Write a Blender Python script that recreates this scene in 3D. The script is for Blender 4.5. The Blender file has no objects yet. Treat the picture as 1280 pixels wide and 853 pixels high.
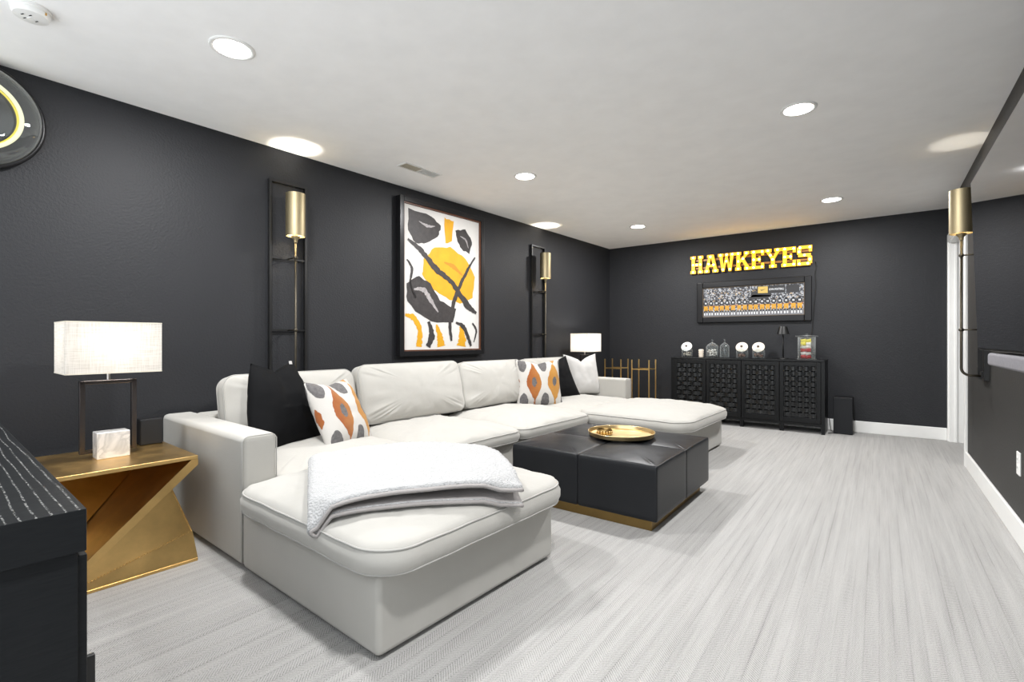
import bpy, bmesh, math, random
from mathutils import Vector, Matrix, noise as mn
C = bpy.context.collection
PI = math.pi
random.seed(7)

# ---------------------------------------------------------------- camera
sc = bpy.context.scene
EYE = 1.058
YAW = math.atan2(.6, .8)
cam_d = bpy.data.cameras.new('camera'); cam = bpy.data.objects.new('camera', cam_d); C.objects.link(cam)
cam.location = (0, 0, EYE); cam.rotation_euler = (PI/2, 0, YAW)
cam_d.sensor_width = 36; cam_d.lens = 36*612/1280; cam_d.shift_y = -1.5/1280; cam_d.clip_start = .02
sc.camera = cam
# ---------------------------------------------------------------- world, exposure
w = bpy.data.worlds.new('world'); sc.world = w; w.use_nodes = True
w.node_tree.nodes['Background'].inputs[0].default_value = (.92, .96, 1, 1)
w.node_tree.nodes['Background'].inputs[1].default_value = 1.25
sc.view_settings.view_transform = 'Standard'; sc.view_settings.look = 'None'
sc.view_settings.gamma = 1; sc.view_settings.use_curve_mapping = False
sc.view_settings.exposure = 1.0
sc.cycles.transparent_max_bounces = 40
CAN_W = 21        # each recessed ceiling light
SCONCE_W = 8
TABLE_LAMP_W = 3.2
H = 2.44; BACK = 6.86; RIGHT = .587; FRONT = -.34
TH = math.radians(2.2); OX = -3.55      # the left wall runs 2.2 degrees off square
VS, VC = math.sin(TH), math.cos(TH)
def xy(u, v, z=0): return Vector((OX+u*VC+v*VS, -u*VS+v*VC, z))

# ---------------------------------------------------------------- node helpers
def new_mat(name):
    m = bpy.data.materials.new(name); m.use_nodes = True
    nt = m.node_tree; b = nt.nodes['Principled BSDF']
    return m, nt, b
def N(nt, typ, **kw):
    n = nt.nodes.new(typ)
    for k, v in kw.items():
        if k.startswith('i_'): n.inputs[k[2:].replace('_', ' ')].default_value = v
        else: setattr(n, k, v)
    return n
def mth(nt, op, a, b=None, c=None, clamp=False):
    n = nt.nodes.new('ShaderNodeMath'); n.operation = op; n.use_clamp = clamp
    for i, v in enumerate((a, b, c)):
        if v is None: continue
        if isinstance(v, (int, float)): n.inputs[i].default_value = v
        else: nt.links.new(v, n.inputs[i])
    return n.outputs[0]
def mixc(nt, f, a, b):
    n = nt.nodes.new('ShaderNodeMix'); n.data_type = 'RGBA'
    for s, v in ((n.inputs[0], f), (n.inputs[6], a), (n.inputs[7], b)):
        if isinstance(v, (int, float)): s.default_value = v
        elif isinstance(v, tuple): s.default_value = (*v, 1) if len(v) == 3 else v
        else: nt.links.new(v, s)
    return n.outputs[2]
def ramp(nt, f, stops):
    n = nt.nodes.new('ShaderNodeValToRGB'); cr = n.color_ramp
    while len(cr.elements) < len(stops): cr.elements.new(.5)
    for e, (p, c) in zip(cr.elements, stops):
        e.position = p; e.color = (*c, 1) if len(c) == 3 else c
    nt.links.new(f, n.inputs[0]); return n.outputs[0]
def coords(nt, scale=(1, 1, 1), kind='Object'):
    t = nt.nodes.new('ShaderNodeTexCoord'); mp = nt.nodes.new('ShaderNodeMapping')
    mp.inputs['Scale'].default_value = scale
    nt.links.new(t.outputs[kind], mp.inputs[0]); return mp.outputs[0]
def noise_t(nt, vec, scale, detail=3, rough=.5, dist=0):
    n = nt.nodes.new('ShaderNodeTexNoise')
    n.inputs['Scale'].default_value = scale; n.inputs['Detail'].default_value = detail
    n.inputs['Roughness'].default_value = rough; n.inputs['Distortion'].default_value = dist
    nt.links.new(vec, n.inputs['Vector']); return n.outputs['Fac']
def bump(nt, b, h, strength=.3, dist=.002):
    n = nt.nodes.new('ShaderNodeBump'); n.inputs['Strength'].default_value = strength
    n.inputs['Distance'].default_value = dist
    nt.links.new(h, n.inputs['Height']); nt.links.new(n.outputs[0], b.inputs['Normal'])
def S(r, g, b):
    f = lambda c: ((c/255+.055)/1.055)**2.4 if c > 10 else c/255/12.92
    return (f(r), f(g), f(b))
def simple(name, col, rough=.5, metal=0., spec=.5, nscale=0, namt=.1, bmp=0, bscale=200, bdist=.001, coat=0):
    m, nt, b = new_mat(name)
    b.inputs['Base Color'].default_value = (*col, 1); b.inputs['Roughness'].default_value = rough
    b.inputs['Metallic'].default_value = metal; b.inputs['Specular IOR Level'].default_value = spec
    b.inputs['Coat Weight'].default_value = coat
    v = coords(nt)
    if not nscale: nscale, namt = 6, .06
    f = noise_t(nt, v, nscale, 4, .6)
    dark = tuple(c*(1-namt) for c in col); lite = tuple(min(1, c*(1+namt)) for c in col)
    nt.links.new(mixc(nt, f, dark, lite), b.inputs['Base Color'])
    if bmp: bump(nt, b, noise_t(nt, v, bscale, 2), bmp, bdist)
    return m

# ---------------------------------------------------------------- materials
M = {}
WALLC = S(37, 38, 41)
def wall_mat(name, col):
    m, nt, b = new_mat(name); v = coords(nt)
    f = noise_t(nt, v, 1.3, 3)
    nt.links.new(mixc(nt, f, tuple(c*.93 for c in col), tuple(c*1.07 for c in col)), b.inputs['Base Color'])
    b.inputs['Roughness'].default_value = .56; b.inputs['Specular IOR Level'].default_value = .32
    bump(nt, b, noise_t(nt, v, 75, 2, .55), .5, .004); return m
M['wall'] = wall_mat('charcoal_orange_peel_paint', WALLC)
M['wall_right'] = wall_mat('charcoal_orange_peel_paint_right', S(47, 46, 44))
M['hall'] = simple('hall_paint', S(215, 213, 208), .6)
M['ceiling'] = simple('white_ceiling_paint', (.93, .93, .925), .7, spec=.2, bmp=.08, bscale=90)
M['trim'] = simple('white_trim_gloss', (.83, .83, .81), .32)
def carpet():
    m, nt, b = new_mat('herringbone_loop_carpet')
    v = coords(nt); sp = nt.nodes.new('ShaderNodeSeparateXYZ'); nt.links.new(v, sp.inputs[0])
    x, y = sp.outputs[0], sp.outputs[1]
    jig = noise_t(nt, coords(nt, (25, 25, 25)), 1.0, 2)
    W = .043
    tri = mth(nt, 'PINGPONG', x, W)
    ph = mth(nt, 'ADD', y, mth(nt, 'MULTIPLY', tri, .95))
    ph = mth(nt, 'ADD', ph, mth(nt, 'MULTIPLY', jig, .006))
    ln = mth(nt, 'SINE', mth(nt, 'MULTIPLY', ph, 2*PI/.0108))
    rid = mth(nt, 'MULTIPLY_ADD', ln, .5, .5)
    streak = noise_t(nt, coords(nt, (40, 1.3, 1)), 1.0, 3, .6)          # long yarn streaks along the room
    streak2 = noise_t(nt, coords(nt, (9, .5, 1)), 1.0, 2, .5)
    fine = noise_t(nt, v, 260, 2, .6)
    seam = mth(nt, 'LESS_THAN', mth(nt, 'ABSOLUTE', mth(nt, 'SUBTRACT', tri, W*.5)), W*.5-.0022)
    seam = mth(nt, 'SUBTRACT', 1, seam)
    s2 = ramp(nt, streak, [(.3, (0, 0, 0)), (.7, (1, 1, 1))])
    d = mth(nt, 'MULTIPLY', mth(nt, 'POWER', rid, 2.0), mth(nt, 'MULTIPLY_ADD', s2, .38, .20))
    d = mth(nt, 'ADD', d, mth(nt, 'MULTIPLY', s2, .10))
    d = mth(nt, 'ADD', d, mth(nt, 'MULTIPLY', mth(nt, 'MULTIPLY', seam, s2), .20))
    d = mth(nt, 'ADD', d, mth(nt, 'MULTIPLY_ADD', fine, 1.3, -.60))
    d = mth(nt, 'ADD', d, mth(nt, 'MULTIPLY_ADD', streak2, .3, -.15), clamp=True)
    nt.links.new(mixc(nt, d, (.435, .427, .413), (.12, .118, .112)), b.inputs['Base Color'])
    b.inputs['Roughness'].default_value = .95; b.inputs['Specular IOR Level'].default_value = .1
    b.inputs['Sheen Weight'].default_value = .15
    bump(nt, b, mth(nt, 'ADD', mth(nt, 'MULTIPLY', rid, -.5), fine), .55, .004)
    return m
M['carpet'] = carpet()
def fabric(name, col, amt=.05, wscale=900, bs=.25, sheen=.2):
    m, nt, b = new_mat(name); v = coords(nt)
    f = noise_t(nt, v, 5, 3)
    nt.links.new(mixc(nt, f, tuple(c*(1-amt) for c in col), tuple(min(.95, c*(1+amt)) for c in col)), b.inputs['Base Color'])
    b.inputs['Roughness'].default_value = .85; b.inputs['Specular IOR Level'].default_value = .25
    b.inputs['Sheen Weight'].default_value = sheen
    big = noise_t(nt, coords(nt, (1, 1, 1)), 13, 3, .5)
    h = mth(nt, 'ADD', mth(nt, 'MULTIPLY', noise_t(nt, v, wscale, 1), .12), big)
    bump(nt, b, h, bs, .008); return m
M['sofa'] = fabric('cream_sofa_fabric', (.425, .413, .382))
M['sofa_seam'] = fabric('cream_sofa_piping', (.38, .372, .35))
M['white_pillow'] = fabric('white_linen', (.47, .46, .445), bs=.3)
M['sherpa'] = None
m, nt, b = new_mat('white_sherpa_fleece'); v = coords(nt)
vo = nt.nodes.new('ShaderNodeTexVoronoi'); vo.inputs['Scale'].default_value = 120; nt.links.new(v, vo.inputs['Vector'])
b.inputs['Base Color'].default_value = (.74, .74, .73, 1); b.inputs['Roughness'].default_value = .95; b.inputs['Sheen Weight'].default_value = .4
nt.links.new(mixc(nt, noise_t(nt, v, 90, 2), (.36, .36, .36), (.46, .46, .46)), b.inputs['Base Color'])
bump(nt, b, mth(nt, 'ADD', vo.outputs[0], noise_t(nt, v, 160, 3)), .7, .006); M['sherpa'] = m
M['sherpa_edge'] = simple('grey_blanket_edge', (.33, .31, .30), .9, bmp=.5, bscale=150, bdist=.004)
M['velvet'] = simple('black_velvet', (.003, .0032, .0038), .8, spec=.15, bmp=.2, bscale=25, bdist=.006)
M['foot'] = simple('black_plastic', (.01, .01, .01), .5)
M['leather'] = simple('black_leather', (.013, .014, .016), .36, spec=.22, nscale=4, namt=.25, bmp=.25, bscale=260, bdist=.0012)
def brass(name, col, rough, nsc=5, amt=.25, bs=.1):
    m, nt, b = new_mat(name); v = coords(nt)
    f = noise_t(nt, v, nsc, 5, .6)
    nt.links.new(mixc(nt, f, tuple(c*(1-amt) for c in col), tuple(min(1, c*(1+amt)) for c in col)), b.inputs['Base Color'])
    b.inputs['Metallic'].default_value = 1; b.inputs['Roughness'].default_value = rough
    nt.links.new(mth(nt, 'MULTIPLY_ADD', f, .25, rough-.1), b.inputs['Roughness'])
    bump(nt, b, noise_t(nt, v, 40, 3), bs, .001); return m
M['brass_table'] = brass('antique_brass_cladding', (.72, .48, .19), .32, 7, .35)
M['brass_tray'] = brass('polished_brass', (.74, .56, .29), .33, 9, .15)
M['brass_plinth'] = brass('aged_brass', (.30, .20, .075), .35, 6, .35)
M['brass_shade'] = brass('brushed_brass', (.38, .32, .20), .5, 4, .1)
M['brass_stand'] = brass('gold_metal', (.85, .60, .25), .3, 4, .1)
M['nickel'] = brass('brushed_nickel', (.55, .53, .50), .3, 4, .1)
M['bronze'] = brass('dark_bronze', (.10, .088, .085), .34, 4, .15)
M['iron'] = simple('black_iron', (.008, .008, .008), .38, nscale=12, namt=.3)
M['iron_pole'] = brass('aged_brass_rod', (.085, .075, .058), .42, 8, .2)
M['bulb'] = None
def emit(name, col, st, base=(.8, .8, .8)):
    m, nt, b = new_mat(name)
    b.inputs['Base Color'].default_value = (*base, 1)
    b.inputs['Emission Color'].default_value = (*col, 1); b.inputs['Emission Strength'].default_value = st
    return m
M['lens'] = emit('lit_diffuser', (1, .98, .95), 9)
M['bulb'] = emit('lit_bulb', (1, .70, .28), 6)
M['lamp_bulb'] = emit('warm_bulb', (1, .85, .65), 12)
M['neon'] = emit('neon_tube', (1, .92, .55), .55, (.3, .3, .25))
M['neon_yellow'] = emit('neon_tube_yellow', (1, .80, .06), .45, (.3, .25, .02))
# yellow metal letter faces; their emission stands in for the bulbs' light
m, nt, b = new_mat('lit_yellow_letter_face'); v = coords(nt)
f = noise_t(nt, v, 22, 2)
b.inputs['Base Color'].default_value = (.85, .45, .02, 1)
nt.links.new(mixc(nt, f, (.95, .30, .0), (1, .50, .015)), b.inputs['Emission Color'])
b.inputs['Emission Strength'].default_value = .42; M['letter'] = m
M['letter_side'] = simple('amber_letter_side', (.42, .17, .02), .4)
M['frame_black'] = simple('black_frame_lacquer', (.009, .009, .010), .30, spec=.3)
M['frame_wood'] = simple('walnut_frame_lip', (.10, .035, .015), .4, nscale=30, namt=.3)
M['mat_board'] = simple('warm_mat_edge', (.12, .09, .06), .6)
def wood_black():
    m, nt, b = new_mat('black_cerused_oak')
    v = coords(nt, (.22, 1, 1))
    wv = nt.nodes.new('ShaderNodeTexWave'); wv.wave_type = 'BANDS'; wv.bands_direction = 'Y'
    wv.inputs['Scale'].default_value = 17; wv.inputs['Distortion'].default_value = 9; wv.inputs['Detail'].default_value = 2
    wv.inputs['Detail Scale'].default_value = .35
    nt.links.new(v, wv.inputs['Vector'])
    ln = ramp(nt, wv.outputs['Fac'], [(.90, (0, 0, 0)), (.985, (1, 1, 1))])
    br = noise_t(nt, coords(nt, (1, 1.6, 1)), 190, 2)
    ge = nt.nodes.new('ShaderNodeNewGeometry'); sp = nt.nodes.new('ShaderNodeSeparateXYZ'); nt.links.new(ge.outputs['Normal'], sp.inputs[0])
    up = mth(nt, 'GREATER_THAN', sp.outputs[2], .6)                   # open cathedral grain only on the veneered top
    f = mth(nt, 'MULTIPLY', mth(nt, 'MULTIPLY', ln, up), ramp(nt, br, [(.47, (0, 0, 0)), (.6, (1, 1, 1))]))
    fine = noise_t(nt, coords(nt, (12, 12, 140)), 2.0, 3)
    base = mixc(nt, fine, (.006, .007, .008), (.013, .014, .015))
    nt.links.new(mixc(nt, mth(nt, 'MULTIPLY', f, .55), base, (.42, .42, .40)), b.inputs['Base Color'])
    b.inputs['Roughness'].default_value = .42; b.inputs['Specular IOR Level'].default_value = .15
    bump(nt, b, fine, .35, .002); return m
M['cabinet'] = wood_black()
M['credenza'] = simple('black_painted_wood', (.006, .0065, .007), .33, spec=.25, nscale=20, namt=.3, bmp=.2, bscale=80)
M['weave'] = simple('black_gloss_weave', (.012, .013, .014), .26, spec=.5, nscale=20, namt=.3)
def marble():
    m, nt, b = new_mat('white_marble'); v = coords(nt)
    n1 = noise_t(nt, v, 9, 5, .55, .8)
    c = ramp(nt, n1, [(.38, (.74, .73, .72)), (.49, (.50, .50, .50)), (.54, (.72, .71, .70)), (.7, (.60, .59, .59))])
    nt.links.new(c, b.inputs['Base Color']); b.inputs['Roughness'].default_value = .25; return m
M['marble'] = marble()
def linen_shade():
    m, nt, b = new_mat('linen_lamp_shade'); out = nt.nodes['Material Output']
    f1 = noise_t(nt, coords(nt, (260, 260, 12)), 1, 2); f2 = noise_t(nt, coords(nt, (12, 12, 260)), 1, 2)
    s = mth(nt, 'MULTIPLY', mth(nt, 'ADD', f1, f2), .5)
    c = ramp(nt, s, [(.36, (.66, .64, .60)), (.56, (.84, .82, .79))])
    nt.links.new(c, b.inputs['Base Color']); b.inputs['Roughness'].default_value = .9
    tr = nt.nodes.new('ShaderNodeBsdfTranslucent'); nt.links.new(c, tr.inputs['Color'])
    mx = nt.nodes.new('ShaderNodeMixShader'); mx.inputs[0].default_value = .5
    nt.links.new(b.outputs[0], mx.inputs[1]); nt.links.new(tr.outputs[0], mx.inputs[2]); nt.links.new(mx.outputs[0], out.inputs[0])
    return m
M['linen'] = linen_shade()
M['linen_trim'] = simple('ivory_shade_trim', (.70, .65, .55), .8)
def glass(name, col=(1, 1, 1), rough=0.0, edge_glint=.35):
    m, nt, b = new_mat(name); out = nt.nodes['Material Output']
    b.inputs['Base Color'].default_value = (*col, 1); b.inputs['Roughness'].default_value = rough
    tr = nt.nodes.new('ShaderNodeBsdfTransparent'); tr.inputs[0].default_value = (.93, .95, .95, 1)
    gl = nt.nodes.new('ShaderNodeBsdfGlossy'); gl.inputs['Roughness'].default_value = .02
    lw = nt.nodes.new('ShaderNodeLayerWeight'); lw.inputs['Blend'].default_value = .5
    mx = nt.nodes.new('ShaderNodeMixShader'); nt.links.new(mth(nt, 'MULTIPLY_ADD', mth(nt, 'POWER', lw.outputs['Facing'], 3.0), .65, .05), mx.inputs[0])
    nt.links.new(tr.outputs[0], mx.inputs[1]); nt.links.new(gl.outputs[0], mx.inputs[2])
    df = nt.nodes.new('ShaderNodeBsdfDiffuse'); df.inputs[0].default_value = (.75, .77, .77, 1)      # pale edges put in for highlights on the glass
    m2 = nt.nodes.new('ShaderNodeMixShader'); nt.links.new(mth(nt, 'MULTIPLY_ADD', mth(nt, 'POWER', lw.outputs['Facing'], 2.5), edge_glint, edge_glint*.06), m2.inputs[0])
    nt.links.new(mx.outputs[0], m2.inputs[1]); nt.links.new(df.outputs[0], m2.inputs[2]); nt.links.new(m2.outputs[0], out.inputs[0])
    return m
M['glass'] = glass('clear_glass')
M['cream_lid'] = simple('cream_enamel_lid', (.78, .70, .60), .35)
M['white_lid'] = simple('white_enamel_lid', (.80, .79, .77), .35)
M['knob_dark'] = simple('dark_knob', (.08, .06, .05), .4)
M['screen'] = simple('black_glass_screen', (.004, .004, .005), .03, spec=.8, coat=1)
M['speaker'] = simple('black_speaker_shell', (.007, .007, .008), .4, spec=.3)
M['speaker_cloth'] = simple('black_speaker_cloth', (.006, .007, .009), .8, bmp=.3, bscale=500)
M['grey_cloth'] = simple('grey_woven_cloth', (.17, .165, .18), .9, nscale=120, namt=.3, bmp=.4, bscale=400)
M['plastic'] = simple('white_plastic', (.80, .80, .78), .4)
M['led'] = simple('amber_indicator', (.55, .30, .05), .4)
M['slot'] = simple('dark_slot', (.03, .03, .03), .6)
M['paint_black'] = simple('black_brush_paint', (.030, .026, .026), .55, nscale=22, namt=.8, bmp=.4, bscale=70, bdist=.002)
M['paint_grey'] = simple('grey_dry_brush_paint', (.30, .28, .28), .6, nscale=30, namt=.6)
M['paint_yellow'] = simple('golden_brush_paint', (.60, .30, .006), .5, nscale=9, namt=.22, bmp=.3, bscale=60, bdist=.002)
M['paint_orange'] = simple('orange_brush_paint', (.50, .19, .008), .5, nscale=9, namt=.2)
M['canvas'] = simple('white_painted_canvas', (.60, .585, .56), .7, nscale=7, namt=.06, bmp=.3, bscale=300)
M['vent_shade'] = simple('vent_louvre_shade', (.42, .38, .30), .5)  # louvre shade given as a colour, the vent itself is white
M['snack_red'] = simple('red_white_wrapper', (.55, .03, .03), .4, nscale=40, namt=.5)
M['snack_yellow'] = simple('yellow_wrapper', (.75, .62, .05), .4)
M['snack_white'] = simple('white_wrapper', (.8, .75, .70), .4)
M['candy'] = simple('cream_candy', (.70, .62, .52), .5)
M['candy_brown'] = simple('brown_candy', (.20, .10, .07), .4)
M['cord'] = simple('black_cord', (.008, .008, .008), .5)

def pillow_pattern():
    m, nt, b = new_mat('ogee_velvet_print'); v = coords(nt)
    sp = nt.nodes.new('ShaderNodeSeparateXYZ'); nt.links.new(v, sp.inputs[0])
    wob = noise_t(nt, v, 22, 2)
    wob = mth(nt, 'MULTIPLY_ADD', wob, .5, -.25)
    X = mth(nt, 'MULTIPLY_ADD', sp.outputs[0], 2*PI/.215, 2*PI*.30)
    Y = mth(nt, 'MULTIPLY_ADD', sp.outputs[1], 2*PI/.38, 0)
    cx = mth(nt, 'COSINE', X); cy = mth(nt, 'COSINE', Y)
    s = mth(nt, 'ADD', mth(nt, 'ADD', cx, mth(nt, 'MULTIPLY', cy, .80)), wob)
    edge = lambda t: mth(nt, 'MULTIPLY_ADD', s, 18, -18*t, clamp=True)
    org = edge(.13); dotA = edge(1.52); 
    dotB = mth(nt, 'MULTIPLY_ADD', s, -18, -18*1.12, clamp=True)
    hue = mth(nt, 'MULTIPLY_ADD', sp.outputs[0], 3.6, .45, clamp=True)
    oc = mixc(nt, mth(nt, 'ADD', hue, mth(nt, 'MULTIPLY', wob, .8), clamp=True), (.27, .075, .015), (.42, .20, .035))
    c = mixc(nt, org, (.50, .48, .45), oc)
    g = mixc(nt, noise_t(nt, v, 60, 2), (.045, .043, .044), (.17, .16, .16))
    c = mixc(nt, dotA, c, g); c = mixc(nt, dotB, c, g)
    nt.links.new(c, b.inputs['Base Color']); b.inputs['Roughness'].default_value = .9; b.inputs['Sheen Weight'].default_value = .1
    bump(nt, b, mth(nt, 'ADD', mth(nt, 'ADD', org, dotB), mth(nt, 'MULTIPLY', noise_t(nt, v, 200, 2), .6)), .4, .005)
    return m
M['pattern'] = pillow_pattern()
def crowd():
    m, nt, b = new_mat('stadium_crowd_print'); v = coords(nt)
    vo = nt.nodes.new('ShaderNodeTexVoronoi'); vo.inputs['Scale'].default_value = 80; nt.links.new(v, vo.inputs['Vector'])
    sp = nt.nodes.new('ShaderNodeSeparateColor'); nt.links.new(vo.outputs['Color'], sp.inputs[0])
    c = ramp(nt, sp.outputs[0], [(.0, (.015, .015, .02)), (.50, (.05, .05, .06)), (.62, (.26, .28, .31)), (.9, (.48, .50, .53)), (.98, (.40, .26, .10))])
    nt.links.new(c, b.inputs['Base Color']); b.inputs['Roughness'].default_value = .35; return m
M['crowd'] = crowd()
M['print_dark'] = simple('print_dark', (.02, .02, .022), .35)
M['print_grey'] = simple('print_grey_turf', (.16, .16, .17), .35, nscale=60, namt=.5)
M['print_gold'] = simple('print_gold', (.58, .29, .015), .35, nscale=120, namt=.3)
M['print_box'] = simple('print_yellow_box', (.60, .42, .10), .35)
M['print_white'] = simple('print_white', (.75, .77, .80), .35)
M['print_skin'] = simple('print_rust', (.30, .10, .04), .35)

# ---------------------------------------------------------------- mesh helpers
def obj(name, bm, mat, parent=None, smooth=False, rec=True, loc=None, mats=None):
    if rec: bmesh.ops.recalc_face_normals(bm, faces=bm.faces)
    me = bpy.data.meshes.new(name); bm.to_mesh(me); bm.free()
    o = bpy.data.objects.new(name, me); C.objects.link(o)
    for mm in (mats or [mat]): me.materials.append(mm)
    if smooth:
        for p in me.polygons: p.use_smooth = True
        if smooth == 'auto':
            me.set_sharp_from_angle(angle=math.radians(50))
            wn = o.modifiers.new('weighted', 'WEIGHTED_NORMAL'); wn.keep_sharp = True
    if parent: o.parent = parent
    if loc: o.location = loc
    return o
def thing(name, label, cat, loc=(0, 0, 0), rz=0, group=None):
    o = bpy.data.objects.new(name, None); o.empty_display_size = .1; C.objects.link(o)
    o.location = loc; o.rotation_euler = (0, 0, rz); o['label'] = label; o['category'] = cat
    if group: o['group'] = group
    return o
def tag(o, label, cat, group=None):
    o['label'] = label; o['category'] = cat
    if group: o['group'] = group
    return o
def struct(name, bm, m, parent=None, **k):
    o = obj(name, bm, m, parent, **k); o['kind'] = 'structure'; return o
def B(): return bmesh.new()
def box(bm, x0, x1, y0, y1, z0, z1, bev=0, seg=2, mi=0):
    vs = [bm.verts.new((x, y, z)) for x in (x0, x1) for y in (y0, y1) for z in (z0, z1)]
    fs = [bm.faces.new([vs[i] for i in q]) for q in ((0, 1, 3, 2), (4, 6, 7, 5), (0, 4, 5, 1), (2, 3, 7, 6), (0, 2, 6, 4), (1, 5, 7, 3))]
    for f in fs: f.material_index = mi
    if bev:
        es = list({e for f in fs for e in f.edges})
        bmesh.ops.bevel(bm, geom=es, offset=bev, segments=seg, affect='EDGES', profile=.5)
    return bm
def boxo(name, mat, parent, *a, **k):
    bev = k.get('bev', 0)
    return obj(name, box(B(), *a, **k), mat, parent, smooth='auto' if bev else False)
def tube(bm, pts, r, n=8, closed=False, cap=True):
    pts = [Vector(p) for p in pts]; L = len(pts); rings = []; a = None
    for i, p in enumerate(pts):
        if closed: d = pts[(i+1) % L]-pts[i-1]
        else: d = pts[min(i+1, L-1)]-pts[max(i-1, 0)]
        d.normalize()
        if a is None:
            a = d.cross(Vector((0, 0, 1)))
            if a.length < .05: a = d.cross(Vector((0, 1, 0)))
            if closed: a = d.cross((pts[L//3]-pts[0]).cross(pts[2*L//3]-pts[0]))
        else: a = a-d*a.dot(d)
        a.normalize(); c = a.cross(d).normalized()
        rr = r[i] if isinstance(r, (list, tuple)) else r
        rings.append([bm.verts.new(p+a*math.cos(t)*rr+c*math.sin(t)*rr) for t in [2*PI*k/n for k in range(n)]])
    for i in range(L if closed else L-1):
        A, Bq = rings[i], rings[(i+1) % L]
        for k in range(n): bm.faces.new((A[k], A[(k+1) % n], Bq[(k+1) % n], Bq[k]))
    if cap and not closed: bm.faces.new(rings[0]); bm.faces.new(rings[-1][::-1])
    return bm
def lathe(bm, prof, n=28, cx=0, cy=0):
    rings = []
    for r, z in prof:
        if r <= 1e-5: rings.append([bm.verts.new((cx, cy, z))])
        else: rings.append([bm.verts.new((cx+r*math.cos(2*PI*k/n), cy+r*math.sin(2*PI*k/n), z)) for k in range(n)])
    for A, D in zip(rings, rings[1:]):
        for k in range(n):
            k2 = (k+1) % n
            if len(A) == 1 and len(D) == 1: continue
            if len(A) == 1: bm.faces.new((A[0], D[k], D[k2]))
            elif len(D) == 1: bm.faces.new((A[k], A[k2], D[0]))
            else: bm.faces.new((A[k], A[k2], D[k2], D[k]))
    return bm
def prism(bm, pts, h0, h1, axis='z', mi_side=0):
    def P(a, b, h): return {'z': (a, b, h), 'x': (h, a, b), 'y': (a, h, b)}[axis]
    A = [bm.verts.new(P(a, b, h0)) for a, b in pts]; D = [bm.verts.new(P(a, b, h1)) for a, b in pts]
    bm.faces.new(A[::-1]); bm.faces.new(D)
    for i in range(len(pts)):
        j = (i+1) % len(pts); f = bm.faces.new((A[i], A[j], D[j], D[i])); f.material_index = mi_side
    return bm
def rrect(a, b, r, n=10, m=10):
    pts = []
    for cx, cy, t0 in ((a-r, b-r, 0), (-(a-r), b-r, PI/2), (-(a-r), -(b-r), PI), (a-r, -(b-r), 1.5*PI)):
        for k in range(n+1): t = t0+PI/2*k/n; pts.append((cx+r*math.cos(t), cy+r*math.sin(t)))
    out = []
    for i in range(len(pts)):
        p, q = pts[i], pts[(i+1) % len(pts)]; d = math.hypot(q[0]-p[0], q[1]-p[1]); out.append(p)
        if d > .08:
            k = int(d/.035)
            out += [(p[0]+(q[0]-p[0])*j/k, p[1]+(q[1]-p[1])*j/k) for j in range(1, k)]
    return out
def nz(x, y, s, seed): return mn.noise(Vector((x*s+seed*7.3, y*s-seed*3.1, seed*1.7)))
def crown_fn(a, b, p=2.6):
    g = lambda t: max(0, 1-abs(t)**p)**.62
    return lambda x, y: g(x/a)*g(y/b)
def cushion(a, b, zb, zt, crown, rc=.1, crown_b=0, seed=0, wr=.006, belly=.012, pleat=.004):
    """box cushion: rounded plan, upright border, crowned top with fabric creases"""
    bm = B(); ol = rrect(a, b, rc); n = len(ol); G = crown_fn(a*1.0, b*1.0)
    def ring(s, z0, cr, sign):
        out = []
        for i, (x, y) in enumerate(ol):
            X, Y = x*s, y*s
            e = max(0, (s-.55)/.45)
            zz = z0+sign*(cr*G(X*.995, Y*.995)+wr*nz(X, Y, 5, seed)*(1.3-s*.8)+wr*.5*nz(X, Y, 13, seed+5))
            zz += sign*pleat*e*(1-e)*4*mn.noise(Vector((i*.55, s*1.5, seed)))
            out.append(bm.verts.new((X, Y, zz)))
        return out
    rings = []
    S_ = [.12, .25, .38, .5, .6, .7, .78, .85, .91, .955, .985]
    c0 = bm.verts.new((0, 0, zt+crown))
    rings = [ring(s, zt, crown, 1) for s in S_]
    h = zt-zb
    for f_, o in ((0.02, 1.0), (.10, 1.006), (.35, 1+belly/a), (.65, 1+belly/a), (.90, 1.006), (.98, 1.0)):
        rings.append([bm.verts.new((x*o, y*o, zt-h*f_+.003*nz(x, y, 9, seed+2))) for x, y in ol])
    rings += [ring(s, zb, crown_b, -1) for s in S_[::-1]]
    c1 = bm.verts.new((0, 0, zb-crown_b))
    for k in range(n): bm.faces.new((c0, rings[0][k], rings[0][(k+1) % n]))
    for A, D in zip(rings, rings[1:]):
        for k in range(n): bm.faces.new((A[k], A[(k+1) % n], D[(k+1) % n], D[k]))
    for k in range(n): bm.faces.new((c1, rings[-1][(k+1) % n], rings[-1][k]))
    return bm
def piping(a, b, zs, rc=.1, r=.0045, seed=0):
    bm = B()
    for z in zs:
        tube(bm, [(x*1.004, y*1.004, z+.003*nz(x, y, 9, seed+2)) for x, y in rrect(a, b, rc)], r, 6, closed=True)
    return bm
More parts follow.
